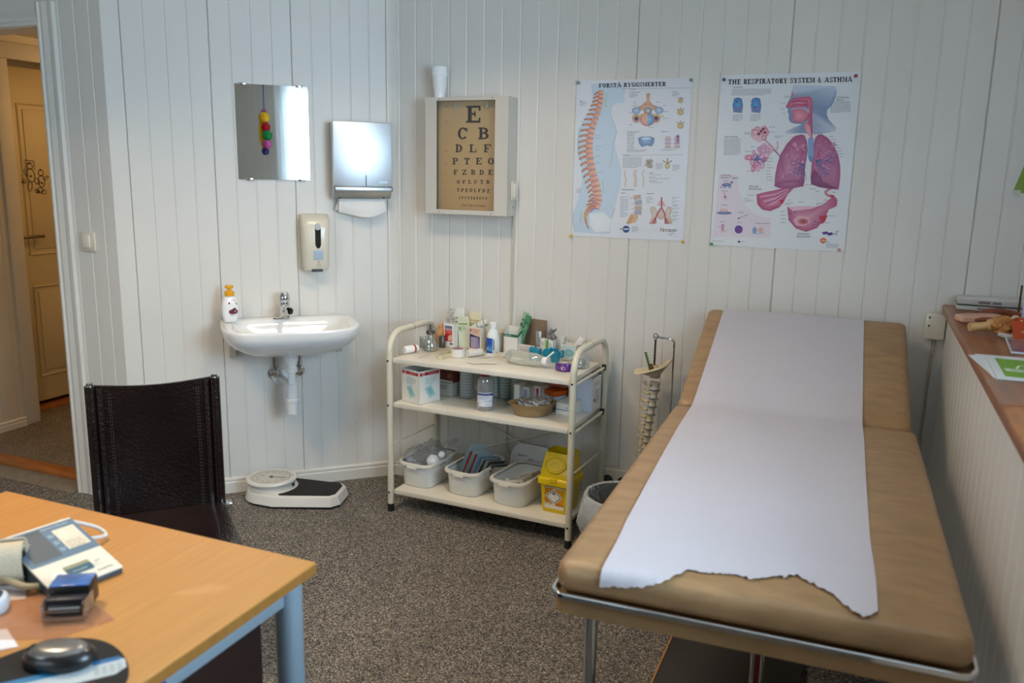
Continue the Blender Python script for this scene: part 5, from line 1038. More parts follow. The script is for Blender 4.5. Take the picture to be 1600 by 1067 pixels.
for i,c in enumerate(cols):
    x=.502+.0072*i; yy=-.30+.008*i*.4; h=.235-.0045*i+rg.uniform(-.008,.008); 
    if i==1: h=.255
    t=MB(); mx=Matrix.Rotation(R(20+i*.8),4,'Y')@Matrix.Rotation(R(-8),4,'X'); t.grid(lambda u,v:((.002*math.sin(v*5+i)),(u-.5)*.085,(h-.03)*v),5,6,mx); t.grid(lambda u,v:((.002+.002*math.sin(v*5+i)),(u-.5)*.085,(h-.03)*v),5,6,mx)
    tag(t.build('paper_packet',M('pk_'+c,c,.55),None,(x,yy+.05,ZB+.010),R(-38),sharp=180),names[c]+' paper packet standing in the middle bin, number %s from the front corner'%(['one','two','three','four','five','six','seven','eight','nine','ten','eleven','twelve','thirteen','fourteen','fifteen','sixteen','seventeen','eighteen'][i]),'packet','paper packets in the middle bin')
SY=('white syringe pack lying foremost in the syringe bin','clear syringe pack with grey print lying across the bin','cream syringe pack standing along the bin side nearest the sharps box','white syringe pack tucked under the others','tan syringe pack lying at the far end of the bin','long cream syringe pack lying along the bin')
for i,(x,y,z,rz,tl,c) in enumerate(((-.02,-.075,.086,.9,.25,'e6e2d8'),(.012,-.058,.097,.6,.3,'d4d4cc'),(.046,-.03,.098,1.5,1.0,'dcd2b4'),(.0,-.03,.078,.3,.1,'e0ddd4'),(.042,.05,.092,1.4,.5,'b89a6c'),(.02,.01,.094,1.25,.4,'d8d0bc'))):
    p=Matrix.Translation((.793,-.258,ZB))@Matrix.Rotation(R(-8),4,'Z')@Vector((x,y,z)); t=thing('syringe_pack',SY[i],'packet',tuple(p),R(-8)+rz,'syringe packs in the bin')
    mx=Matrix.Rotation(tl,4,'X'); m=MB(); m.grid(lambda u,v:((u-.5)*.10,(v-.5)*.034,.006*math.sin(u*PI)*math.sin(v*PI)),10,8,mx); m.build('pouch',M('syr_'+c,c,.4,coat=.2),t,sharp=180)
    f=Flat(lambda a,b,l:tuple(mx@Vector((a,b,.0068+l)))); f.greek(-.035,.008,.05,3,.005,'6a6e74',seed=i); f.rect(.025,-.008,.034,-.001,'3a3e48',1); f.build('pouch_print',t)
# loose bin lid leaning at the back
t=thing('storage_cover','translucent storage bin lid leaning upright at the back of the bottom shelf','lid',(.770,-.088,ZB+.002),R(-6))
mx=Matrix.Rotation(R(-10),4,'X')@frame((0,0,.088),rx=PI/2,rz=0); m=MB()
Rr=lambda w,d,r,z:[(x,y,z) for x,y in rrect(w,d,r,7)]
m.loops([Rr(.23,.175,.07,-.006),Rr(.232,.177,.071,0),Rr(.215,.16,.064,.002),Rr(.205,.15,.06,-.002),Rr(.1,.06,.02,-.002)],mx); m.build('lid_body',MILK,t,sharp=50)
f=Flat(lambda a,b,l:tuple(mx@Vector((a,b,.0003+l)))); f.text('Steril',-.075,.028,.016,'16181c',1,width=.045); f.greek(-.02,.022,.05,1,.008,'30343c'); f.build('lid_writing',t)
# sharps container
YL=M('sharps_yellow','e3c404',.35,sss=.15,coat=.15)
t=thing('sharps_container','yellow sharps container with hinged lid and biohazard label on bottom shelf','sharps container',(.997,-.308,ZB),R(-5))
rr=lambda w,d,r,z,dx=0,dy=0:[(x,y,z) for x,y in rrect(w,d,r,4,dx,dy)]
MB().loops([rr(.112,.118,.008,0),rr(.116,.122,.009,.006),rr(.134,.138,.010,.128)]).build('body',YL,t,sharp=50)
MB().loops([rr(.146,.150,.016,.124),rr(.156,.16,.018,.128),rr(.156,.16,.018,.148),rr(.15,.154,.016,.156),rr(.14,.144,.014,.158)]).build('rim',YL,t,sharp=50)
YL2=M('sharps_lid','dcc008',.3,sss=.15,coat=.2)
m=MB(); m.loops([rr(.136,.14,.010,.1585),rr(.132,.136,.010,.185),rr(.128,.10,.01,.235,0,.014),rr(.122,.092,.01,.256,0,.016)],cap1=False); m.loops([rr(.114,.084,.008,.256,0,.016),rr(.112,.082,.008,.222,0,.016)],cap0=False); m.loops([rr(.122,.092,.01,.256,0,.016),rr(.114,.084,.008,.256,0,.016)],cap0=False,cap1=False); m.build('lid',YL2,t,sharp=40)
mxl=frame((0,-.0545,.208),rx=R(62)); m=MB(); m.lathe([(0,-.004),(.046,-.004),(.048,.002),(.044,.006),(.042,.004),(.036,.004),(.034,.007),(.02,.007),(.018,.005),(0,.005)],mxl,30,sy=.72); m.build('flap',YL2,t)
MB().box((0,-.078,.150),(.03,.012,.022),bev=.003).build('catch',YL,t)
tilt=.008/.122
f=Flat(lambda x,y,l:(x,-.0592-y*tilt-l-.0012,y),.0004)
f.rect(-.044,.018,.044,.118,'d8960e',1); f.rect(-.044,.112,.044,.118,'c8c8c0',2); f.rect(-.044,.018,.044,.034,'e4e0d8',2); f.rect(-.044,.036,.006,.046,'ddd8cc',2)
for i in range(8): f.greek(-.042,.108-i*.009,.084,1,.008,'9a5a0c',2,.5,i)
f.poly([(0,.110),(.040,.074),(0,.038),(-.040,.074)],'e8e8e6',3); f.poly([(0,.105),(.0345,.074),(0,.043),(-.0345,.074)],'1c1c1c',4); f.poly([(0,.101),(.030,.074),(0,.047),(-.030,.074)],'e6e6e6',5)
for a in (90,210,330): f.ell(.0052*math.cos(R(a)),.089+.0052*math.sin(R(a)),.0045,.0045,'2a2a2a',6,12); f.ell(.0066*math.cos(R(a)),.089+.0066*math.sin(R(a)),.0026,.0026,'e6e6e6',7,10)
f.ell(0,.089,.002,.002,'2a2a2a',8,8); f.text('BIOHAZARD',-.04,.113,.006,'4a4a44',3,width=.04); f.rect(.008,.036,.044,.044,'c87a0c',3); f.build('label',t)

# ------------------------------------------------------------------ bathroom-type floor scale
OFFW=M('scale_enamel','dcdad2',.25,coat=.4)
t=thing('floor_scale','off-white mechanical floor scale with round dial and black mat','scale',(-.36,-.53,0),R(16))
def sout(e,z):
    pts=[]
    for i in range(13):
        a=R(110+140*i/12); pts.append(((.120+e)*math.cos(a),(.120+e)*math.sin(a),z))
    return pts+[(.055,-.137-e,z),(.318,-.100-e,z),(.350+e,-.060,z),(.350+e,.060,z),(.318,.100+e,z),(.055,.137+e,z)]
MB().loops([sout(-.008,.0),sout(-.006,.012)]).build('base_skirt',RUB,t)
MB().loops([sout(.002,.0125),sout(.0,.02),sout(-.010,.052),sout(-.018,.058)]).build('housing',OFFW,t,sharp=30)
m=MB(); mat_=[(.112*math.cos(R(a))+.02,.118*math.sin(R(a))) for a in range(60,-61,-10)]+[(.06,-.108),(.305,-.078),(.328,-.05),(.328,.05),(.305,.078),(.06,.108)]
mat_=[(.122*math.cos(R(a)),.122*math.sin(R(a))) for a in range(58,-59,-8)]+[(.080,-.110),(.305,-.079),(.326,-.052),(.326,.052),(.305,.079),(.080,.110)]
m.prism(mat_,.0585,.0612); m.build('mat',M('mat_rubber','1d1b1a',.75,bump=.4,bscale=500),t)
m=MB(); m.lathe([(.0,.058),(.106,.058),(.104,.08),(.112,.086),(.116,.096),(.112,.104),(.103,.106),(.097,.101),(0,.101)],seg=44); m.build('dial_housing',OFFW,t,sharp=40)
m=MB(); m.box((.103,-.02,.072),(.01,.024,.012),frame((0,0,0),rz=.2),bev=.002); m.build('handle_slot',BLACK,t)
f=Flat(lambda x,y,l:(x,y,.1014+l),.0004); f.ell(0,0,.097,.097,'e2e2dc',0,36); FN=R(-16)
for i in range(100):
    a=2*PI*i/100; r0=.083 if i%5 else .077; f.line([(r0*math.cos(a),r0*math.sin(a)),(.089*math.cos(a),.089*math.sin(a))],.0012,'4a4a4a',1)
for i in range(12):
    a=2*PI*i/12+.2; s=str(i*10+10); g=Flat(f.fn,.0004); g.text(s,.064*math.cos(a),.064*math.sin(a)-.005,.014,'303030',1,'c'); n=len(f.v); f.v+=g.v; f.c+=g.c; f.f+=[tuple(i_+n for i_ in q) for q in g.f]
f.text('kg',-.045,.005,.016,'303030',1,'c'); f.build('dial_face',t)
m=MB(); m.box((.028,.0,.1035),(.08,.003,.0012)); m.lathe([(0,.102),(.009,.102),(.008,.1055),(0,.106)],seg=16); m.build('pointer',M('pointer_dark','2c2c2c',.4),t)
m=MB(); m.lathe_open([(.0,.1075),(.06,.1072),(.097,.106)],seg=40); m.build('dial_glass',clear('dial_glass_','f6f8f8',.05,.02,.0),t)

# ------------------------------------------------------------------ chair
LEA=M('brown_leather','1a0f0c',.24,var=.25,vscale=8,bump=.25,bscale=120,coat=.25)
STI=M('stitch_thread','3c2c24',.6)
CH=R(47); t=thing('office_chair','dark brown stitched leather chair with chrome posts behind the desk','chair',(.086,-1.620,0),CH)
# local x along the back, +y behind the chair; lean back slightly
wB=.181; ZS,ZTp=.43,.862
def bk(x,z): return .010+(z-ZS)*.0
m=MB(); NB=12
def backsurf(u,v,off):
    x=(u-.5)*2*(wB-.012); z=ZS-.02+(ZTp-.004-ZS+.02)*v; z-= .012*math.sin(PI*u)*(v>.97)
    return (x,bk(x,z)+off+.012*math.sin(PI*u)*math.sin(PI*min(1,v*1.05)),z)
m.grid(lambda u,v:backsurf(u,v,-.005),16,14); m.grid(lambda u,v:backsurf(u,v,.005),16,14)
for q in (0,1):
    m.grid(lambda u,v:(lambda a:(a[0],a[1]+(-.005+.01*v),a[2]))(backsurf(u,q,0)),16,1); m.grid(lambda u,v:(lambda a:(a[0],a[1]+(-.005+.01*v),a[2]))(backsurf(q,u,0)),14,1)
m.build('backrest',LEA,t,sharp=60)
for s in (-1,1):
    x=s*(wB+.0)
    c=MB(); c.tube([(x,bk(x,ZS-.05),ZS-.05),(x,bk(x,ZTp-.006),ZTp-.006)],.0165,14); c.tube([(x-s*.026,bk(x,ZS-.02)-.004,ZS-.02),(x-s*.026,bk(x,ZTp-.012)-.004,ZTp-.012)],.011,10); lb=c.build('leather_sleeve',LEA,t)
    MB().tube([(x,bk(x,.02)-.0,.02),(x,bk(x,ZTp+.004),ZTp+.004)],.0105,12).build('chrome_post',CHROME,t)
    for dx in (-.050,-.056):
        st=MB(); z=ZS
        while z<ZTp-.03:
            xx=x+s*dx; u=xx/(2*(wB-.012))+.5; v=(z-ZS+.02)/(ZTp-.004-ZS+.02); p=backsurf(u,v,-.0064); st.box(p,(.0022,.0016,.006)); z+=.011
        st=st.build('stitching',STI,lb)
m=MB()
def seat(u,v,off): return ((u-.5)*2*(.190+.020*v),-(.0+.385*v)-.0,ZS+off-.012*math.sin(PI*u)*math.sin(PI*v)-.03*max(0,v-.93)*8*(v-.93)*5)
m.grid(lambda u,v:seat(u,v,0),14,16); m.grid(lambda u,v:seat(u,v,-.010),14,16)
for q in (0,1):
    m.grid(lambda u,v:(lambda a:(a[0],a[1],a[2]-.010*v))(seat(u,q,0)),14,1); m.grid(lambda u,v:(lambda a:(a[0],a[1],a[2]-.010*v))(seat(q,u,0)),16,1)
m.build('seat',LEA,t,sharp=60)
for s in (-1,1):
    x=s*.172
    m=MB(); m.tube([(x,.01,ZS-.026),(x,-.37,ZS-.034)],.010,10); m.box((s*.199,-.010,ZS-.004),(.034,.036,.012),bev=.004); m.tube([(s*.208,-.008,ZS-.008),(s*.203,-.006,ZS-.07),(s*.185,0,ZS-.09)],.010,10); m.build('side_rail',CHROME,t)
    MB().tube(smooth_path([(x,-.37,ZS-.034),(x,-.384,ZS-.05),(x,-.388,ZS-.12),(x,-.388,.012)],5),.011,10).build('leg',CHROME,t)
    MB().box((x,-.388,.005),(.03,.03,.01),bev=.003).box((s*.181,.010,.005),(.03,.03,.01),bev=.003).build('glide',RUB,t)
m=MB(); m.tube([(-.172,-.36,ZS-.035),(.172,-.36,ZS-.035)],.009,10); m.box((.203,-.386,ZS-.004),(.016,.016,.010),bev=.003); m.build('cross_bar',CHROME,t)

# ------------------------------------------------------------------ desk and what lies on it
BEECH=M('beech_veneer','bd8748',.46,var=.08,vscale=4,stretch=(26,1.0,26),coat=.06,detail=6); BEDGE=M('beech_edge','9a6a30',.45,var=.1,vscale=6,stretch=(1,8,1))
DY0,DY1=-3.62,-2.222; DX0,DX1=.211,1.129; DZ=.73
t=thing('desk','beech-topped desk with grey-blue steel frame in the corner of the photo','desk',((DX0+DX1)/2,(DY0+DY1)/2,0))
dw,dd=DX1-DX0,DY1-DY0
m=MB(); m.box((0,0,DZ-.0125),(dw,dd,.025),bev=.004); m.build('desk_top',[BEECH],t)
m=MB(); m.box((dw/2-.0003,0,DZ-.0135),(.002,dd-.008,.020)); m.box((0,dd/2-.0003,DZ-.0135),(dw-.008,.002,.020)); m.build('edge_band',BEDGE,t)
FRM=M('steel_frame_grey','8fa1ab',.4,metal=.15,coat=.2)
m=MB(); 
for s in (-1,1): m.box((s*(dw/2-.042),0,DZ-.05),(.024,dd-.14,.046),bev=.002); m.box((0,s*(dd/2-.042),DZ-.05),(dw-.14,.024,.046),bev=.002)
m.build('frame_rail',FRM,t)
for sx in (-1,1):
    for sy in (-1,1):
        l_=MB(); l_.prism([(x,y) for x,y in rrect(.052,.052,.022,5,sx*(dw/2-.042),sy*(dd/2-.042))],.012,DZ-.0255); l_.build('leg',FRM,t); MB().lathe([(0,0),(.018,0),(.018,.012),(0,.012)],frame((sx*(dw/2-.042),sy*(dd/2-.042),0)),14).build('foot',RUB,t)
m=MB(); m.box((dw/2-.075,-.02,.40),(.016,dd-.16,.50)); m.build('side_panel',M('dark_walnut','2a1710',.5,var=.2,vscale=4,stretch=(4,1,8)),t)
m=MB(); m.ball((0,0,0),(.008,.03,.012),seg=14); tag(m.build('blue_tag',M('blue_plastic','1c3f9c',.3,coat=.3),None,(1.1075,-2.640,.682)),'blue rounded plastic tag on the rail under the beech desk top','tag')
DT=DZ+.0004
# blood pressure monitor
t=thing('blood_pressure_monitor','blue-grey and cream wedge-shaped blood pressure monitor on the desk','medical device',(.706,-2.470,DT),R(78)); 
BW,BD=.137,.190; PW=M('device_cream','ded8c6',.4); BG=M('device_blue_grey','5f7585',.4); BGD=M('device_dark','39454f',.4)
z0,z1=.014,.070
MB().loops([[(s*BW/2,y,z) for s,y,z in ((-1,-BD/2,0),(1,-BD/2,0),(1,BD/2,0),(-1,BD/2,0))],[(s*BW/2,y,z) for s,y,z in ((-1,-BD/2,.010),(1,-BD/2,.010),(1,BD/2,.064),(-1,BD/2,.064))]]).build('casing',BGD,t,bevel=.003)
MB().loops([[(s*(BW/2),y,z) for s,y,z in ((-1,-BD/2-.001,.0105),(1,-BD/2-.001,.0105),(1,BD/2,.0645),(-1,BD/2,.0645))],[(s*(BW/2),y,z) for s,y,z in ((-1,-BD/2-.001,.015),(1,-BD/2-.001,.015),(1,BD/2,.069),(-1,BD/2,.069))]]).build('face_plate',PW,t,bevel=.002)
sl=math.atan2(.054,BD); f=Flat(on_face((-BW/2,-BD/2,.0155),(1,0,0),(0,BD,.054)),.0004); L_=math.hypot(BD,.054)
f.rect(.002,L_*.40,BW-.001,L_*.965,'5d7689',1); f.rect(.012,L_*.45,.066,L_*.93,'545c62',2); f.rect(.012,L_*.90,.066,L_*.93,'464e54',3); f.poly([(.024,L_*.76),(.034,L_*.75),(.028,L_*.80)],'b8b4a4',3)
for i in range(3): f.greek(.070,L_*(.80-.12*i),.012,2,.006,'a8bccb')
f.rect(.084,L_*.50,.128,L_*.86,'d8ceba',2); f.poly([(.094,L_*.66),(.110,L_*.74),(.100,L_*.80),(.090,L_*.76)],'e8d8c4',3); f.greek(.088,L_*.63,.034,4,.007,'b8ac98',3); f.text('Memory Monitor',.070,L_*.905,.008,'c4d0d8',2,width=.054)
f.rect(.046,L_*.14,.094,L_*.27,'8d8a70',2); f.rect(.046,L_*.12,.094,L_*.22,'2f5a6c',3); f.text('Monitor',.056,L_*.15,.007,'c8d4d8',4,width=.028); f.ell(.108,L_*.20,.013,.010,'e6e0d0',2,18); f.greek(.101,L_*.22,.014,2,.005,'9a9484',3); f.ell(.030,L_*.17,.015,.012,'ece8e0',2,18,inner='d8d0d0'); f.text('DIGITAL',.094,L_*.05,.007,'4a4438',2,width=.030); f.build('control_face',t)
m=MB(); m.tube(smooth_path([(BW/2-.02,BD/2+.002,.045),(BW/2+.0,BD/2+.035,.05),(BW/2+.055,BD/2+.01,.025),(BW/2+.062,BD/2-.02,.012),(BW/2+.03,BD/2-.030,.018),(BW/2-.002,BD/2-.040,.030)],8),.0045,10); m.build('air_hose',M('hose_grey','c9c6c0',.45),t)
m=MB(); m.tube(smooth_path([(-BW/2+.02,BD/2+.003,.05),(0,BD/2+.012,.058),(BW/2-.04,BD/2+.004,.056)],6),.0045,8); m.build('air_hose',MATS['hose_grey'],t)
t=thing('arm_cuff','rolled cream and black arm cuff with green-tipped hose at the photo edge','cuff',(.640,-2.560,DT),R(40))
def spiral(m,r0,r1,turns,h,x0=0,z0=.045,mat=0,th=.004):
    pts=[]; n=int(30*turns)
    for i in range(n+1):
        a=2*PI*turns*i/n; r=r0+(r1-r0)*i/n; pts.append((r*math.cos(a)*.8,r*math.sin(a)))
    vs=[];fs=[]
    for i,(y,z) in enumerate(pts):
        d=math.hypot(y,z) or 1; ny,nz=y/d*th/2,z/d*th/2
        vs+=[(x0-h/2,y+ny,z0+z+nz),(x0+h/2,y+ny,z0+z+nz),(x0+h/2,y-ny,z0+z-nz),(x0-h/2,y-ny,z0+z-nz)]
    for i in range(n):
        for k in range(4): fs.append((i*4+k,i*4+(k+1)%4,i*4+4+(k+1)%4,i*4+4+k))
    fs+=[(0,1,2,3),tuple(len(vs)-4+k for k in range(4))]; m.faces(vs,fs,None,mat)
m=MB(); spiral(m,.028,.044,2.2,.10); m.build('cuff_band',M('cuff_cream','c9bda4',.85,bump=.3,bscale=200),t); m=MB(); spiral(m,.012,.025,2,.098,mat=0); m.build('inner_band',M('cuff_black','16181a',.85),t)
m=MB(); m.tube(smooth_path([(.02,-.03,.028),(.055,-.05,.016),(.085,-.050,.012)],6),.0065,10); m.build('hose',M('hose_tan','a89878',.5),t); MB().tube([(.083,-.050,.012),(.103,-.048,.012)],.010,12).build('hose_tip',M('tip_green','3f6a60',.4),t)
# self-inking stamp
t=thing('desk_stamp','black self-inking stamp with blue top lying in its clear foot','stamp',(.846,-2.566,DT+.003),R(32))
m=MB(); m.box((0,.012,.026),(.070,.048,.044),bev=.003); m.build('stamp_body',BLACK,t); m=MB(); m.box((0,.012,.0495),(.066,.045,.003),bev=.001); m.build('blue_top',M('blue_label','4f74b4',.12,coat=.6,var=.25,vscale=30),t)
m=MB(); m.box((0,-.026,.018),(.058,.026,.022),bev=.003); m.box((0,-.03,.036),(.064,.018,.006),bev=.002); m.build('carriage',M('dark_plastic','24262a',.35),t); MB().tube([(-.026,-.036,.018),(.026,-.036,.018)],.006,10).build('roller',CHROME,t)
m=MB(); 
for s in (-1,1): m.box((s*.034,-.022,.018),(.004,.05,.034),bev=.001)
m.box((0,-.044,.004),(.072,.006,.006)); m.build('clear_foot',clear('stamp_clear','e8d8c8',.2,.05,.1),t)
# clear sheet, papers
m=MB(); m.faces([(x,y,DT+.0012) for x,y in ((.945,-2.560),(.905,-2.648),(.80,-2.70),(.60,-2.66),(.62,-2.58),(.82,-2.52))],[(0,1,2,3,4,5)]); tag(m.build('clear_sheet',clear('desk_film','f2e6e0',.04,.12,.08,fres=.3)),'clear plastic sheet lying on the desk beneath the black stamp','plastic sheet')
for lab,pts,z in (('white paper corner at the photo edge beside the mouse pad',((.868,-2.690),(.80,-2.66),(.70,-2.75),(.77,-2.80)),.0006),('white paper lying under the arm cuff and hose',((.735,-2.575),(.690,-2.535),(.58,-2.60),(.63,-2.66)),.0004)):
    m=MB(); m.faces([(x,y,DT+z) for x,y in pts]+[(x,y,DT+z+.0005) for x,y in pts],[(0,1,2,3),(4,5,6,7),(0,1,5,4),(1,2,6,5),(2,3,7,6),(3,0,4,7)]); tag(m.build('paper_sheet',M('office_paper','e6e6ea',.7)),lab,'paper','papers on the desk')
t=thing('small_device','pale rounded grey and black device cut off by the photo edge','device',(.712,-2.632,DT),R(40))
m=MB(); m.loops([[(x,y,z) for x,y in rrect(.07*k,.05*k,.018*k,5)] for z,k in ((0,.95),(.008,1),(.022,.96),(.028,.86))]); m.build('device_shell',M('device_white','c9cdd2',.35),t,sharp=60); m=MB(); m.prism(rrect(.052,.034,.012,5),.0282,.030); m.build('dark_pad',M('device_blue_dark','26364a',.3),t)
# mouse pad and mouse
t=thing('mouse_pad','black rounded mouse pad printed with blue and white panel','mouse pad',(0,0,DT))
P=[tuple(p)[:2] for p in smooth_path([(x,y,0) for x,y in ((.876,-2.728),(.900,-2.668),(.940,-2.634),(.992,-2.624),(1.048,-2.640),(1.094,-2.672),(1.116,-2.712),(1.118,-2.775),(1.08,-2.85),(1.0,-2.885),(.925,-2.86),(.88,-2.79),(.876,-2.728))],5)][:-1]
MB().prism(P,0,.0045).build('pad',M('pad_black','191a1c',.8,bump=.2,bscale=400),t)
f=Flat(on_face((1.035,-2.745,.0049),(.62,.78,0),(-.78,.62,0)),.0003)
f.poly([(-.14,.0),(.075,.0),(.092,.014),(.092,.040),(.076,.052),(-.14,.052)],'bcc8cc',1); f.rect(-.14,.036,.03,.052,'2a7aa6',2); f.rect(.045,.040,.085,.052,'1d6aa0',2); f.poly([(-.13,.004),(-.03,.004),(-.05,.03),(-.10,.045),(-.13,.03)],'2f82ac',2); f.poly([(-.09,.006),(-.05,.006),(-.07,.03)],'1a5a88',3)
for i in range(4): f.rect(.046+i*.011,.008,.053+i*.011,.032,'a8b4b8',2)
f.slab('NOSE',-.03,-.022,.012,'b83038',1,width=.075); f.text('BREATHE EASY',-.02,-.034,.006,'7a7c80',1,width=.06); f.build('pad_print',t)
t=thing('computer_mouse','black and silver computer mouse resting on the mouse pad','mouse',(.976,-2.702,DT+.0049),R(204)); t.scale=(1.15,1.12,.88)
rings=[]
for z,k,ky in ((0,.92,.92),(.004,.98,.98),(.012,1,1),(.022,.94,.93),(.030,.78,.78),(.0345,.5,.52)): rings.append([(.050*k*math.cos(a)*(1+.0*math.cos(a))-.004*z*40,.031*ky*math.sin(a)*(1-.12*math.cos(a)),z+(.002 if math.cos(a)>0 else 0)*k) for a in [2*PI*i/28 for i in range(28)]])
MB().loops(rings).build('mouse_shell',M('mouse_black','17181a',.35,coat=.3),t,sharp=60)
m=MB(); m.loops([[(.004+.036*k*math.cos(a)-.006,.0225*k*math.sin(a),z) for a in [2*PI*i/24 for i in range(24)]] for z,k in ((.0275,1.12),(.0345,1.02),(.0385,.7),(.0395,.3))]); m.build('silver_top',M('mouse_silver','8a8884',.28,metal=.6),t,sharp=60)
MB().lathe([(0,-.004),(.009,-.004),(.009,.004),(0,.004)],frame((.031,0,.028),rx=PI/2),14).build('scroll_wheel',RUB,t)
f=Flat(on_face((-.036,-.010,.0295),(0,1,0),(-.5,0,-.86)),.0006); 
for a in range(4): f.line([(.01+.007*math.cos(a*PI/4),.0+.006*math.sin(a*PI/4)),(.01-.007*math.cos(a*PI/4),-.006*math.sin(a*PI/4))],.0016,'7ab4d8',1)
f.build('star_mark',t)

# ------------------------------------------------------------------ examination couch
VIN=M('tan_vinyl','9e7d57',.42,var=.17,vscale=24,bump=.12,bscale=60,coat=.10,detail=6,stretch=(.45,1.3,1))
CX,CY,CR=1.9690,-2.045,R(1.6); t=thing('exam_couch','tan vinyl examination couch on chrome legs with raised head end','examination couch',(CX,CY,0),CR)
def cushion(L0,th,w,r=.022,side_r=.03):
    """pad in its own frame: x across, y 0..L0, top at z=0"""
    m=MB(); rings=[]; prof=[(0,-th),(0,-th*.55),(r*.10,-r*.55),(r*.4,-r*.2),(r,0)]
    for k,z in ((side_r*.25,-th),(0,-th*.8),(0,-th*.4),(r*.18,-r*.45),(r*.55,-r*.12),(r*1.2,-.0)):
        rings.append([(x,y+L0/2,z) for x,y in rrect(w-2*k,L0-2*k,max(.012,side_r-k),5)])
    rings.append([(x,y+L0/2,.004) for x,y in rrect((w-2*r)*.8,(L0-2*r)*.8,.03,5)])
    return m.loops(rings)
c=cushion(1.318,.060,.762); o=c.build('foot_cushion',VIN,t,loc=(0,0,.7505),sharp=70)
HA=math.atan2(.235,.63)
c=cushion(.70,.066,.745); o=c.build('head_cushion',VIN,t,loc=(-.004,1.322,.7495),sharp=70); o.rotation_euler=(HA,0,0)
m=MB(); rr_=rrect(.776,1.345,.035,6,0,.660); P3=[(x,y,.676) for x,y in rr_]
vs=[];
def band(m,o1,o2,z0,z1):
    n=len(o1); V=[(x,y,z0) for x,y in o1]+[(x,y,z1) for x,y in o1]+[(x,y,z1) for x,y in o2]+[(x,y,z0) for x,y in o2]
    F=[]
    for i in range(n):
        j=(i+1)%n
        for a,b in ((0,1),(1,2),(2,3),(3,0)): F.append((a*n+i,a*n+j,b*n+j,b*n+i))
    m.faces(V,F)
band(m,rrect(.780,1.35,.035,6,0,.660),rrect(.764,1.334,.03,6,0,.660),.680,.6925); m.build('chrome_rail',CHROME,t,bevel=.002)
m=MB(); band(m,rrect(.766,1.335,.03,6,0,.662),rrect(.726,1.295,.02,6,0,.662),.645,.6795); m.box((0,.66,.672),(.72,1.29,.012)); m.build('frame_apron',M('apron_tan','94744e',.5,var=.1,vscale=10),t)
m=MB(); hb=Matrix.Translation((-.004,1.322,.683))@Matrix.Rotation(HA,4,'X'); m.box((0,.345,-.012),(.70,.69,.018),hb); m.build('head_board',MATS['apron_tan'],t)
for x,y in ((-.315,.055),(.315,.055),(-.315,1.25),(.315,1.25)): 
    l_=MB().tube([(x,y,.012),(x,y,.64)],.0135,14).build('leg',CHROME,t); MB().lathe([(0,0),(.017,0),(.017,.012),(.0145,.02),(0,.02)],frame((x,y,0)),14).build('foot_cap',RUB,l_)
for x in (-.30,.30): MB().tube([(x,1.62,.79),(x,1.27,.30)],.009,10).build('head_strut',CHROME,t)
m=MB(); 
for dx in (-.012,.012): m.tube([(-.005+dx,.61,.02),(-.005+dx,.61,.64)],.006,10)
m.box((-.005,.61,.012),(.06,.05,.024),bev=.003); m.build('centre_post',CHROME,t); m=MB(); m.box((-.005,.612,.33),(.012,.006,.60)); m.build('red_strip',M('dark_red','5a1410',.4),t)
# torn paper cover following the couch
PAP=M('couch_paper','c2bec4',.85,var=.02,vscale=3,bump=.25,bscale=14)
torn=[(1.687,-2.148),(1.732,-2.124),(1.78,-2.094),(1.80,-2.076),(1.822,-2.033),(1.844,-1.987),(1.875,-1.984),(1.904,-1.974),(1.928,-1.966),(1.966,-1.975),(1.993,-1.953),(2.022,-1.94),(2.042,-1.922),(2.082,-1.949),(2.111,-1.968),(2.135,-2.005),(2.157,-2.03),(2.171,-2.04),(2.19,-2.005)]
left=[(1.687,-2.148),(1.664,-1.721),(1.636,-1.259),(1.623,-1.018),(1.613,-.717),(1.603,-.095)]; right=[(2.19,-2.005),(2.178,-1.726),(2.165,-1.22),(2.16,-.92),(2.152,-.69),(2.131,-.085)]
def interp(P,key,i=0,j=1):
    for (a,b) in zip(P,P[1:]):
        lo,hi=a[i],b[i]
        if (lo-1e-9)<=key<=(hi+1e-9): return a[j]+(b[j]-a[j])*((key-lo)/(hi-lo) if hi>lo else 0)
    return P[0][j] if key<P[0][i] else P[-1][j]
rg=random.Random(4)
def csurf(x,y):
    lx=(x-CX)*math.cos(CR)+(y-CY)*math.sin(CR); ly=-(x-CX)*math.sin(CR)+(y-CY)*math.cos(CR)
    if ly<.02:
        ov=.02-ly; Q=[(0,.02,.757),(.02,.006,.7552),(.045,-.0035,.748),(.07,-.0072,.735),(.2,-.0085,.690)]
        return (CX+lx*math.cos(CR)-interp(Q,ov,0,1)*math.sin(CR),CY+lx*math.sin(CR)+interp(Q,ov,0,1)*math.cos(CR),interp(Q,ov,0,2))
    hy=ly-1.322
    if hy>0: z=.7495+hy*math.tan(HA)+.0085
    else: z=.7570
    return (x,y,z+.0012*math.sin(x*21+y*5)+.002*math.exp(-(hy/.05)**2))
m=MB(); NX,NY=120,70; vs=[];
for j in range(NY+1):
    for i in range(NX+1):
        u=i/NX; v=j/NY
        xt=torn[0][0]+(torn[-1][0]-torn[0][0])*u; yt=interp(torn,xt)+(rg.uniform(-.0045,.0045)+.004*noise.noise(Vector((xt*40,0,3)))+.003*math.sin(xt*400))*(1 if 0<i<NX else 0)
        ye=-.095+.01*u; y=yt+(ye-yt)*v
        xl=interp(left,max(y,-2.148),1,0); xr=interp(right,max(y,-2.005),1,0)
        if y<-2.005: xr=2.19
        x=xl+(xr-xl)*u if j else xt
        x=xt*(1-min(1,v*6))+(xl+(xr-xl)*u)*min(1,v*6)
        vs.append(csurf(x,y))
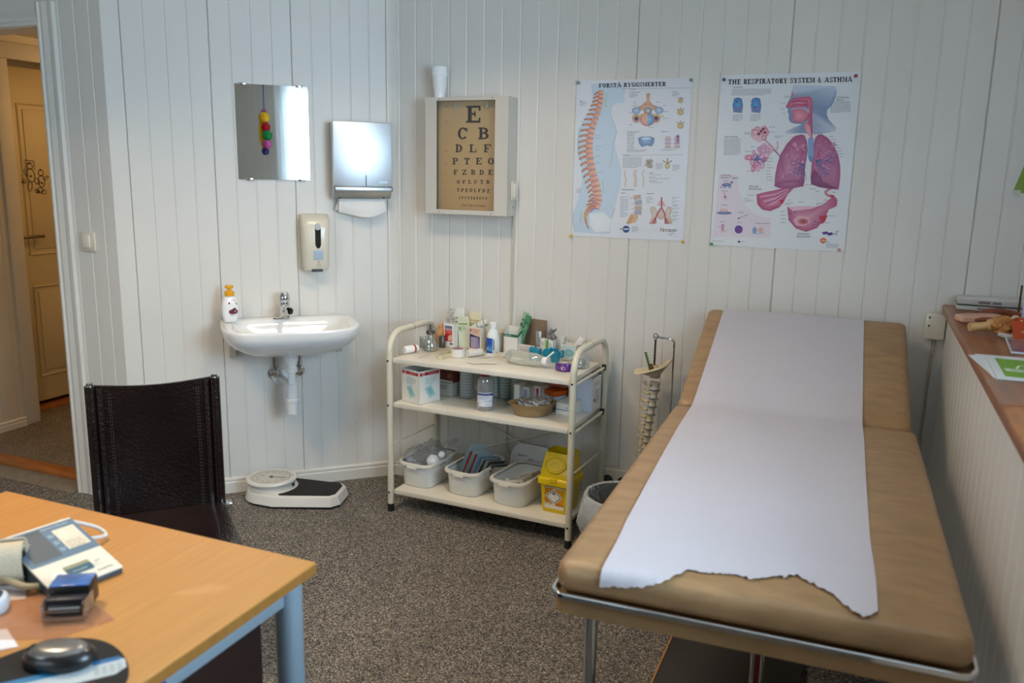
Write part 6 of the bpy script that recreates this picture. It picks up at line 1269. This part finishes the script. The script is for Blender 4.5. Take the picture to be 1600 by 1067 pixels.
fs=[(j*(NX+1)+i,j*(NX+1)+i+1,(j+1)*(NX+1)+i+1,(j+1)*(NX+1)+i) for j in range(NY) for i in range(NX)]
m.faces(vs,fs); 
o=m.build('couch_paper',PAP,None,sharp=180); tag(o,'white paper cover with torn front edge spread along the tan couch','paper')
# dark board on the floor below
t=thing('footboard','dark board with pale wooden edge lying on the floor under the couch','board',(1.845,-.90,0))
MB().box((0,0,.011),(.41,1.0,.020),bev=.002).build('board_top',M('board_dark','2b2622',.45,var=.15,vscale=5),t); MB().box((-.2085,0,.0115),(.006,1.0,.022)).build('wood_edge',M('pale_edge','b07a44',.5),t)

# ------------------------------------------------------------------ waste bin with liner
t=thing('waste_bin','dark grey round waste bin between trolley and couch','bin',(1.335,-.575,0))
MB().lathe_open([(0,.002),(.105,.002),(.108,.006),(.133,.305),(.138,.31),(.136,.318),(.130,.318),(.128,.305),(.103,.010),(0,.009)],seg=36).build('bin_body',M('bin_grey','262b31',.4,coat=.2),t)
m=MB(); LN=clear('liner_film','eef2f5',.12,.12,.5,bump=.9,bscale=24)
def wob(a,k): return 1+k*(math.sin(a*9)+.6*math.sin(a*17+1)+.5*math.sin(a*31))
rings=[]
for r,z,k in ((.146,.185,.05),(.162,.215,.045),(.156,.275,.02),(.1435,.315,.005),(.139,.324,.003),(.128,.320,.004),(.118,.27,.02),(.105,.16,.03),(.09,.06,.03)): rings.append([(r*wob(2*PI*i/72,k)*math.cos(2*PI*i/72),r*wob(2*PI*i/72,k)*math.sin(2*PI*i/72),z-(.02*math.sin(2*PI*i/72*3+2) if z<.21 and r>.13 else 0)) for i in range(72)])
m.loops(rings[:6],cap0=False,cap1=False); m.loops(rings[5:],cap0=False,cap1=False,mat=1); tag(m.build('bin_liner',[LN,clear('liner_inner','dfe5ea',.10,.12,.14,bump=.5,bscale=30)],None,(1.335,-.575,0),sharp=180),'milky clear bag liner folded over the rim of the grey waste bin','bin liner')

# ------------------------------------------------------------------ spine model hanging upside down on its stand
t=thing('model_stand','thin steel stand with hooked arm holding the spine model','stand',(1.415,-.130,0))
m=MB(); m.lathe([(0,0),(.075,0),(.075,.008),(.07,.012),(.012,.016),(0,.016)],seg=28); m.build('base',DKGREY,t)
m=MB(); m.tube([(0,0,.015),(0,0,.835)]+arc((-.022,0,.835),.022,0,90,6,'xz')[1:]+[(-.062,-.004,.859),(-.072,-.005,.866)],.0045,10); m.build('pole',CHROME,t)
m=MB(); m.tube([(-.078+.009*math.cos(R(a)),-.006,.862+.012*math.sin(R(a))) for a in range(-60,230,20)],.0018,8); m.build('hook',M('hook_steel','5a5752',.3,metal=.8),t)
BONE=M('bone_plastic','d9c7a6',.5,var=.08,vscale=25); BONE2=M('bone_shade','b9a888',.5,var=.1,vscale=25); DISC=M('disc_blue_grey','a9b4bc',.45); NERVE=M('nerve_dark','4a3a28',.6)
t=thing('spine_model','bone-coloured flexible spine model hung upside down, pelvis uppermost','anatomy model',(1.337,-.135,0))
MB().tube([(0,0,.848),(0,0,.70)],.0042,8).build('support_rod',M('rod_dark','4a443c',.35,metal=.7),t)
MB().tube([(.004*math.cos(R(a)),.0,.852+.009*math.sin(R(a))) for a in range(0,360,30)],.0016,6,True).build('ring',MATS['hook_steel'],t)
m=MB()
# pelvis: a tilted open basin, high flared wings either side
def pel(u,v):
    a=2*PI*u; r=.030+.046*v; wing=.008*math.cos(2*a)+.004*math.sin(3*a); z=.702+.030*v**.8+wing*v+.030*math.cos(a)*v
    return (r*math.cos(a)*1.0-.006,r*.72*math.sin(a),z)
m.grid(pel,40,8); m.grid(lambda u,v:(lambda p:(p[0]*1.05,p[1]*1.06,p[2]-.007))(pel(u,v)),40,8); m.grid(lambda u,v:(lambda p:(p[0]*(1+.05*v),p[1]*(1+.06*v),p[2]-.007*v))(pel(u,1)),40,1)
m.build('pelvis',BONE,t,sharp=60)
m=MB(); m.loops([[(.022*k*math.cos(a)+.004,.016*k*math.sin(a),z) for a in [2*PI*i/14 for i in range(14)]] for z,k in ((.740,.5),(.72,.9),(.70,1.1),(.685,1))]); m.build('sacrum',BONE2,t,sharp=60)
m=MB(); m.tube([(-.016,-.012,.745),(-.006,-.014,.715),(.0,-.012,.70)],[.010,.012,.006],8); m.build('muscle_strip',M('muscle_red','8a4630',.6),t)
z=.672; 
spx=[(.672,.002),(.60,-.006),(.53,-.014),(.45,-.022),(.365,-.030),(.28,-.028),(.20,-.022),(.12,-.016)]
for i in range(17):
    hgt=.038-.0011*i; k=1-.028*i; x=interp(spx[::-1],z,0,1); th=-.1
    v=MB(); mx=frame((x,0,z-hgt/2),ry=.12); 
    v.loops([[(.0215*k*q*math.cos(a)+.004,.0185*k*q*math.sin(a),zz) for a in [2*PI*j/14 for j in range(14)]] for zz,q in ((-hgt*.36,1.08),(-hgt*.2,.92),(hgt*.2,.92),(hgt*.36,1.08))],mx)
    vb=v.build('vertebra',BONE if i>3 else M('bone_light','cfc8b8',.5,var=.06,vscale=25),t,sharp=50)
    p=MB(); p.tube([(-.014*k,0,0),(-.030*k,0,-.004),(-.046*k,0,.006+.004*(i>4))],[.007*k,.007*k,.009*k],8,mx=mx); p.build('spinous_process',BONE,vb)
    for s in (-1,1):
        p=MB(); p.tube([(-.006,s*.010*k,0),(-.012,s*.026*k,.002)],[.005*k,.004*k],8,mx=mx); p.build('transverse_process',BONE2,vb)
    MB().lathe([(0,-hgt*.5),(.019*k,-hgt*.5),(.019*k,-hgt*.34),(0,-hgt*.34)],mx@frame((.004,0,0)),14).build('disc',DISC,vb)
    n_=MB(); n_.tube([(.012,-.006,-.008),(.028*k+.004,-.014,-.016),(.034*k,-.016,-.010)],[.0022,.0018,.0012],6,mx=mx); n_.build('nerve_root',NERVE,vb); z-=hgt
m=MB(); m.box((0,0,.045),(.008,.003,.09),frame((0,0,0),ry=-.32),bev=.001)
for k in range(7): m.box((.005,0,.012+k*.012),(.006,.003,.005),frame((0,0,0),ry=-.32))
tag(m.build('green_strip',M('green_plastic','3f6b2c',.45),None,(1.330,-.162,.712)),'serrated dark green strip standing in the pelvis of the spine model','strip')

# ------------------------------------------------------------------ on the wooden ledge
LZ=1.0635
def mag(lab,x,y,z,w,d,h,rz,c,sp):
    t=thing('magazine',lab,'magazine',(x,y,z),rz,'magazines stacked at the back of the ledge'); MB().box((0,0,h/2),(w,d,h),bev=.0015).build('pages',M('mag_'+c,c,.5),t)
    f=Flat(on_face((-w/2,-d/2-.0004,0),(1,0,0),(0,0,1)),.0003); f.rect(0,h*.1,w,h*.9,sp,1); f.greek(w*.2,h*.7,w*.55,1,h*.9,'7a7478',2,.5); f.build('spine_print',t)
mag('lowest pale magazine of the stack at the back of the ledge',2.605,-.070,LZ,.33,.115,.014,R(-2),'dedcd4','c8cac6')
mag('dark-edged magazine in the middle of the ledge stack',2.602,-.068,LZ+.0142,.325,.11,.006,R(-2),'5a6064','4a5054')
mag('topmost grey-white magazine of the ledge stack with worn spine title',2.606,-.072,LZ+.0204,.33,.115,.020,R(-2.5),'d8d8d4','c6c6c2')
m=MB(); m.tube([(0,0,0),(0,0,.105)],.0035,8); tag(m.build('pencil',M('pencil_brown','5a3d2a',.5),None,(2.628,-.165,LZ)),'brown pencil standing upright in front of the magazines','pencil')
t=thing('bone_section_model','flat pale pink bone section model with a red-brown muscle strip behind','anatomy model',(2.480,-.415,LZ),R(28))
MB().prism([(-.078,-.03),(-.07,.028),(-.02,.045),(.07,.04),(.088,.012),(.05,-.030),(-.02,-.038)],.004,.024).build('bone_slab',M('bone_pink','d9a88c',.5,var=.05,vscale=30),t,bevel=.004)
m=MB(); m.ball((0,-.036,.014),(.042,.008,.010)); m.build('red_patch',M('muscle_brown','8a4a34',.5),t)
MB().tube(smooth_path([(-.0,.055,.012),(.06,.06,.022),(.12,.045,.026),(.165,.02,.014)],6),[.010]*6+[.014]*6+[.012]*7,10).build('muscle_strip',M('muscle_brown','8a4a34',.5),t)
MB().box((.0,.0,.002),(.12,.05,.004),bev=.001).build('base_plate',M('clear_base','a8a49c',.3),t)
t=thing('knee_joint_model','tan knee joint model with cream condyle and orange ligaments lying on the ledge','anatomy model',(2.500,-.655,LZ),R(10))
OCH=M('bone_ochre','b57a3c',.5,var=.2,vscale=40); CRM=M('bone_cream','d4c39c',.45,var=.08,vscale=30)
m=MB(); m.tube(smooth_path([(-.075,.0,.020),(-.04,.004,.024),(.0,.004,.030),(.03,.0,.032)],6),[.014]*4+[.013]*5+[.020]*5+[.026]*5,14); m.build('bone_shaft',M('bone_tan','c49a64',.5,var=.15,vscale=40),t)
m=MB(); crumple(m,(.012,-.006,.030),(.032,.030,.026),seed=31); m.build('ligament_band',OCH,t)
m=MB(); m.ball((.058,.018,.032),(.024,.026,.028),jit=.2); m.ball((.062,-.022,.026),(.022,.020,.022),jit=.2); m.build('condyle',CRM,t)
m=MB(); m.tube([(.070+.024*math.cos(R(a)),-.030,.030+.024*math.sin(R(a))) for a in range(0,360,24)],.007,8,True); m.build('meniscus_ring',CRM,t)
m=MB(); m.tube(smooth_path([(.08,.02,.03),(.12,.03,.034),(.18,.05,.028)],6),.022,12); m.build('lower_bone_shaft',M('bone_pale','c9a88c',.5,var=.1,vscale=40),t)
m=MB(); m.tube(smooth_path([(.09,-.06,.012),(.13,-.075,.010),(.16,-.06,.012)],6),.011,10); m.build('foot_bone',M('bone_tan2','c4946a',.5),t)
m=MB(); m.tube(smooth_path([(-.005,-.045,.010),(.02,-.066,.008),(.06,-.072,.008),(.10,-.07,.008)],6),.0075,8); m.build('grey_strap',M('strap_grey','b9b4aa',.6),t)
t=thing('booklet','glossy booklet with purple and grey cover lying beside the knee model','booklet',(2.600,-.830,LZ),R(-4))
MB().box((0,0,.003),(.18,.27,.006),bev=.001).build('pages',M('booklet_page','c8ccd0',.4),t); f=Flat(on_face((-.09,-.135,.0064),(1,0,0),(0,1,0))); f.rect(.003,.003,.177,.267,'7a8088',1); f.poly([(.004,.004),(.12,.004),(.176,.06),(.1,.10),(.03,.08)],'4d3f7a',2); f.poly([(.03,.09),(.10,.12),(.17,.09),(.17,.11),(.10,.15),(.03,.12)],'a8706c',2); f.line([(.01,.2),(.17,.24)],.01,'b4b8bc',2); f.build('cover_print',t,ink('print_gloss',.2,coat=.5))
t=thing('leaflet_box','orange standing leaflet holder at the photo edge','leaflet holder',(2.612,-.735,LZ+.0065),R(-20))
m=MB(); m.loops([[(-.07,-.03,0),(.07,-.03,0),(.07,.03,0),(-.07,.03,0)],[(-.082,-.035,.055),(.082,-.035,.055),(.082,.035,.055),(-.082,.035,.055)]],cap1=False); m.box((0,.0,.002),(.138,.058,.003)); m.build('holder',M('orange_card2','b84a24',.45),t); f=Flat(on_face((-.07,-.0365,.01),(1,0,0),(0,0,1))); f.line([(.02,.012),(.05,.03)],.004,'d8a890',1); f.build('holder_print',t)
t=thing('folded_box','pale blue carton with red panel standing at the photo edge','carton',(2.658,-.500,LZ),R(-12))
MB().box((0,0,.055),(.14,.06,.11),bev=.001).build('carton_body',M('carton_bluewhite','b4c0d4',.5),t); f=Flat(on_face((-.07,-.0304,0),(1,0,0),(0,0,1))); f.rect(.03,.025,.13,.1,'b84a34',1); f.build('printed_front',t)
LP=[(2.409,-1.035),(2.425,-1.330),(2.60,-1.36),(2.60,-1.06)]
for i,(lab,dx,dy,rz,c) in enumerate((('plain white leaflet at the bottom, its corner reaching over the ledge edge',-.012,.012,R(6),None),('white leaflet in the middle of the small pile',-.006,.02,R(2),None),('top leaflet of the pile with bright green printed panel',.01,.0,R(-1),'6f9a2c'))):
    t=thing('leaflet',lab,'leaflet',(2.52+dx,-1.185+dy,LZ+.0012*i),rz,'leaflets on the ledge'); MB().box((0,0,.0005),(.205,.295,.001)).build('sheet',M('leaflet_paper','cfcfcb',.6),t)
    if c:
        f=Flat(on_face((-.1025,-.1475,.0011),(1,0,0),(0,1,0))); f.rect(.02,.035,.205,.262,c,1); f.rect(.028,.10,.205,.135,'c4cbb4',2); f.greek(.04,.128,.15,2,.010,'8a9a6a',3); f.ell(.13,.23,.03,.016,'d8e0c0',2,20); f.ell(.13,.23,.024,.011,'7f9a34',3,20)
        for k in range(2): f.line([(.055+k*.02,.14),(.065+k*.02,.18),(.10+k*.02,.205)],.006,'d8e0c0',2)
        f.build('leaflet_print',t)
t=MB(); t.grid(lambda u,v:(2.397+.21*u,-1.595+.255*v+.03*u*(1-v),LZ+.0042 if u>.04 else LZ+.003),10,6); tag(t.build('plastic_sleeve',clear('sleeve_film','f0ece8',.02,.15,.06,fres=.12)),'clear plastic sleeve on the ledge beside the green leaflet','plastic sleeve')
m=MB(); m.box((0,0,.0005),(.12,.2,.001)); tag(m.build('card',M('card_pink','c8aca0',.6),None,(2.545,-1.455,LZ+.0048),R(-8)),'pale pinkish card half inside the clear plastic sleeve','card')
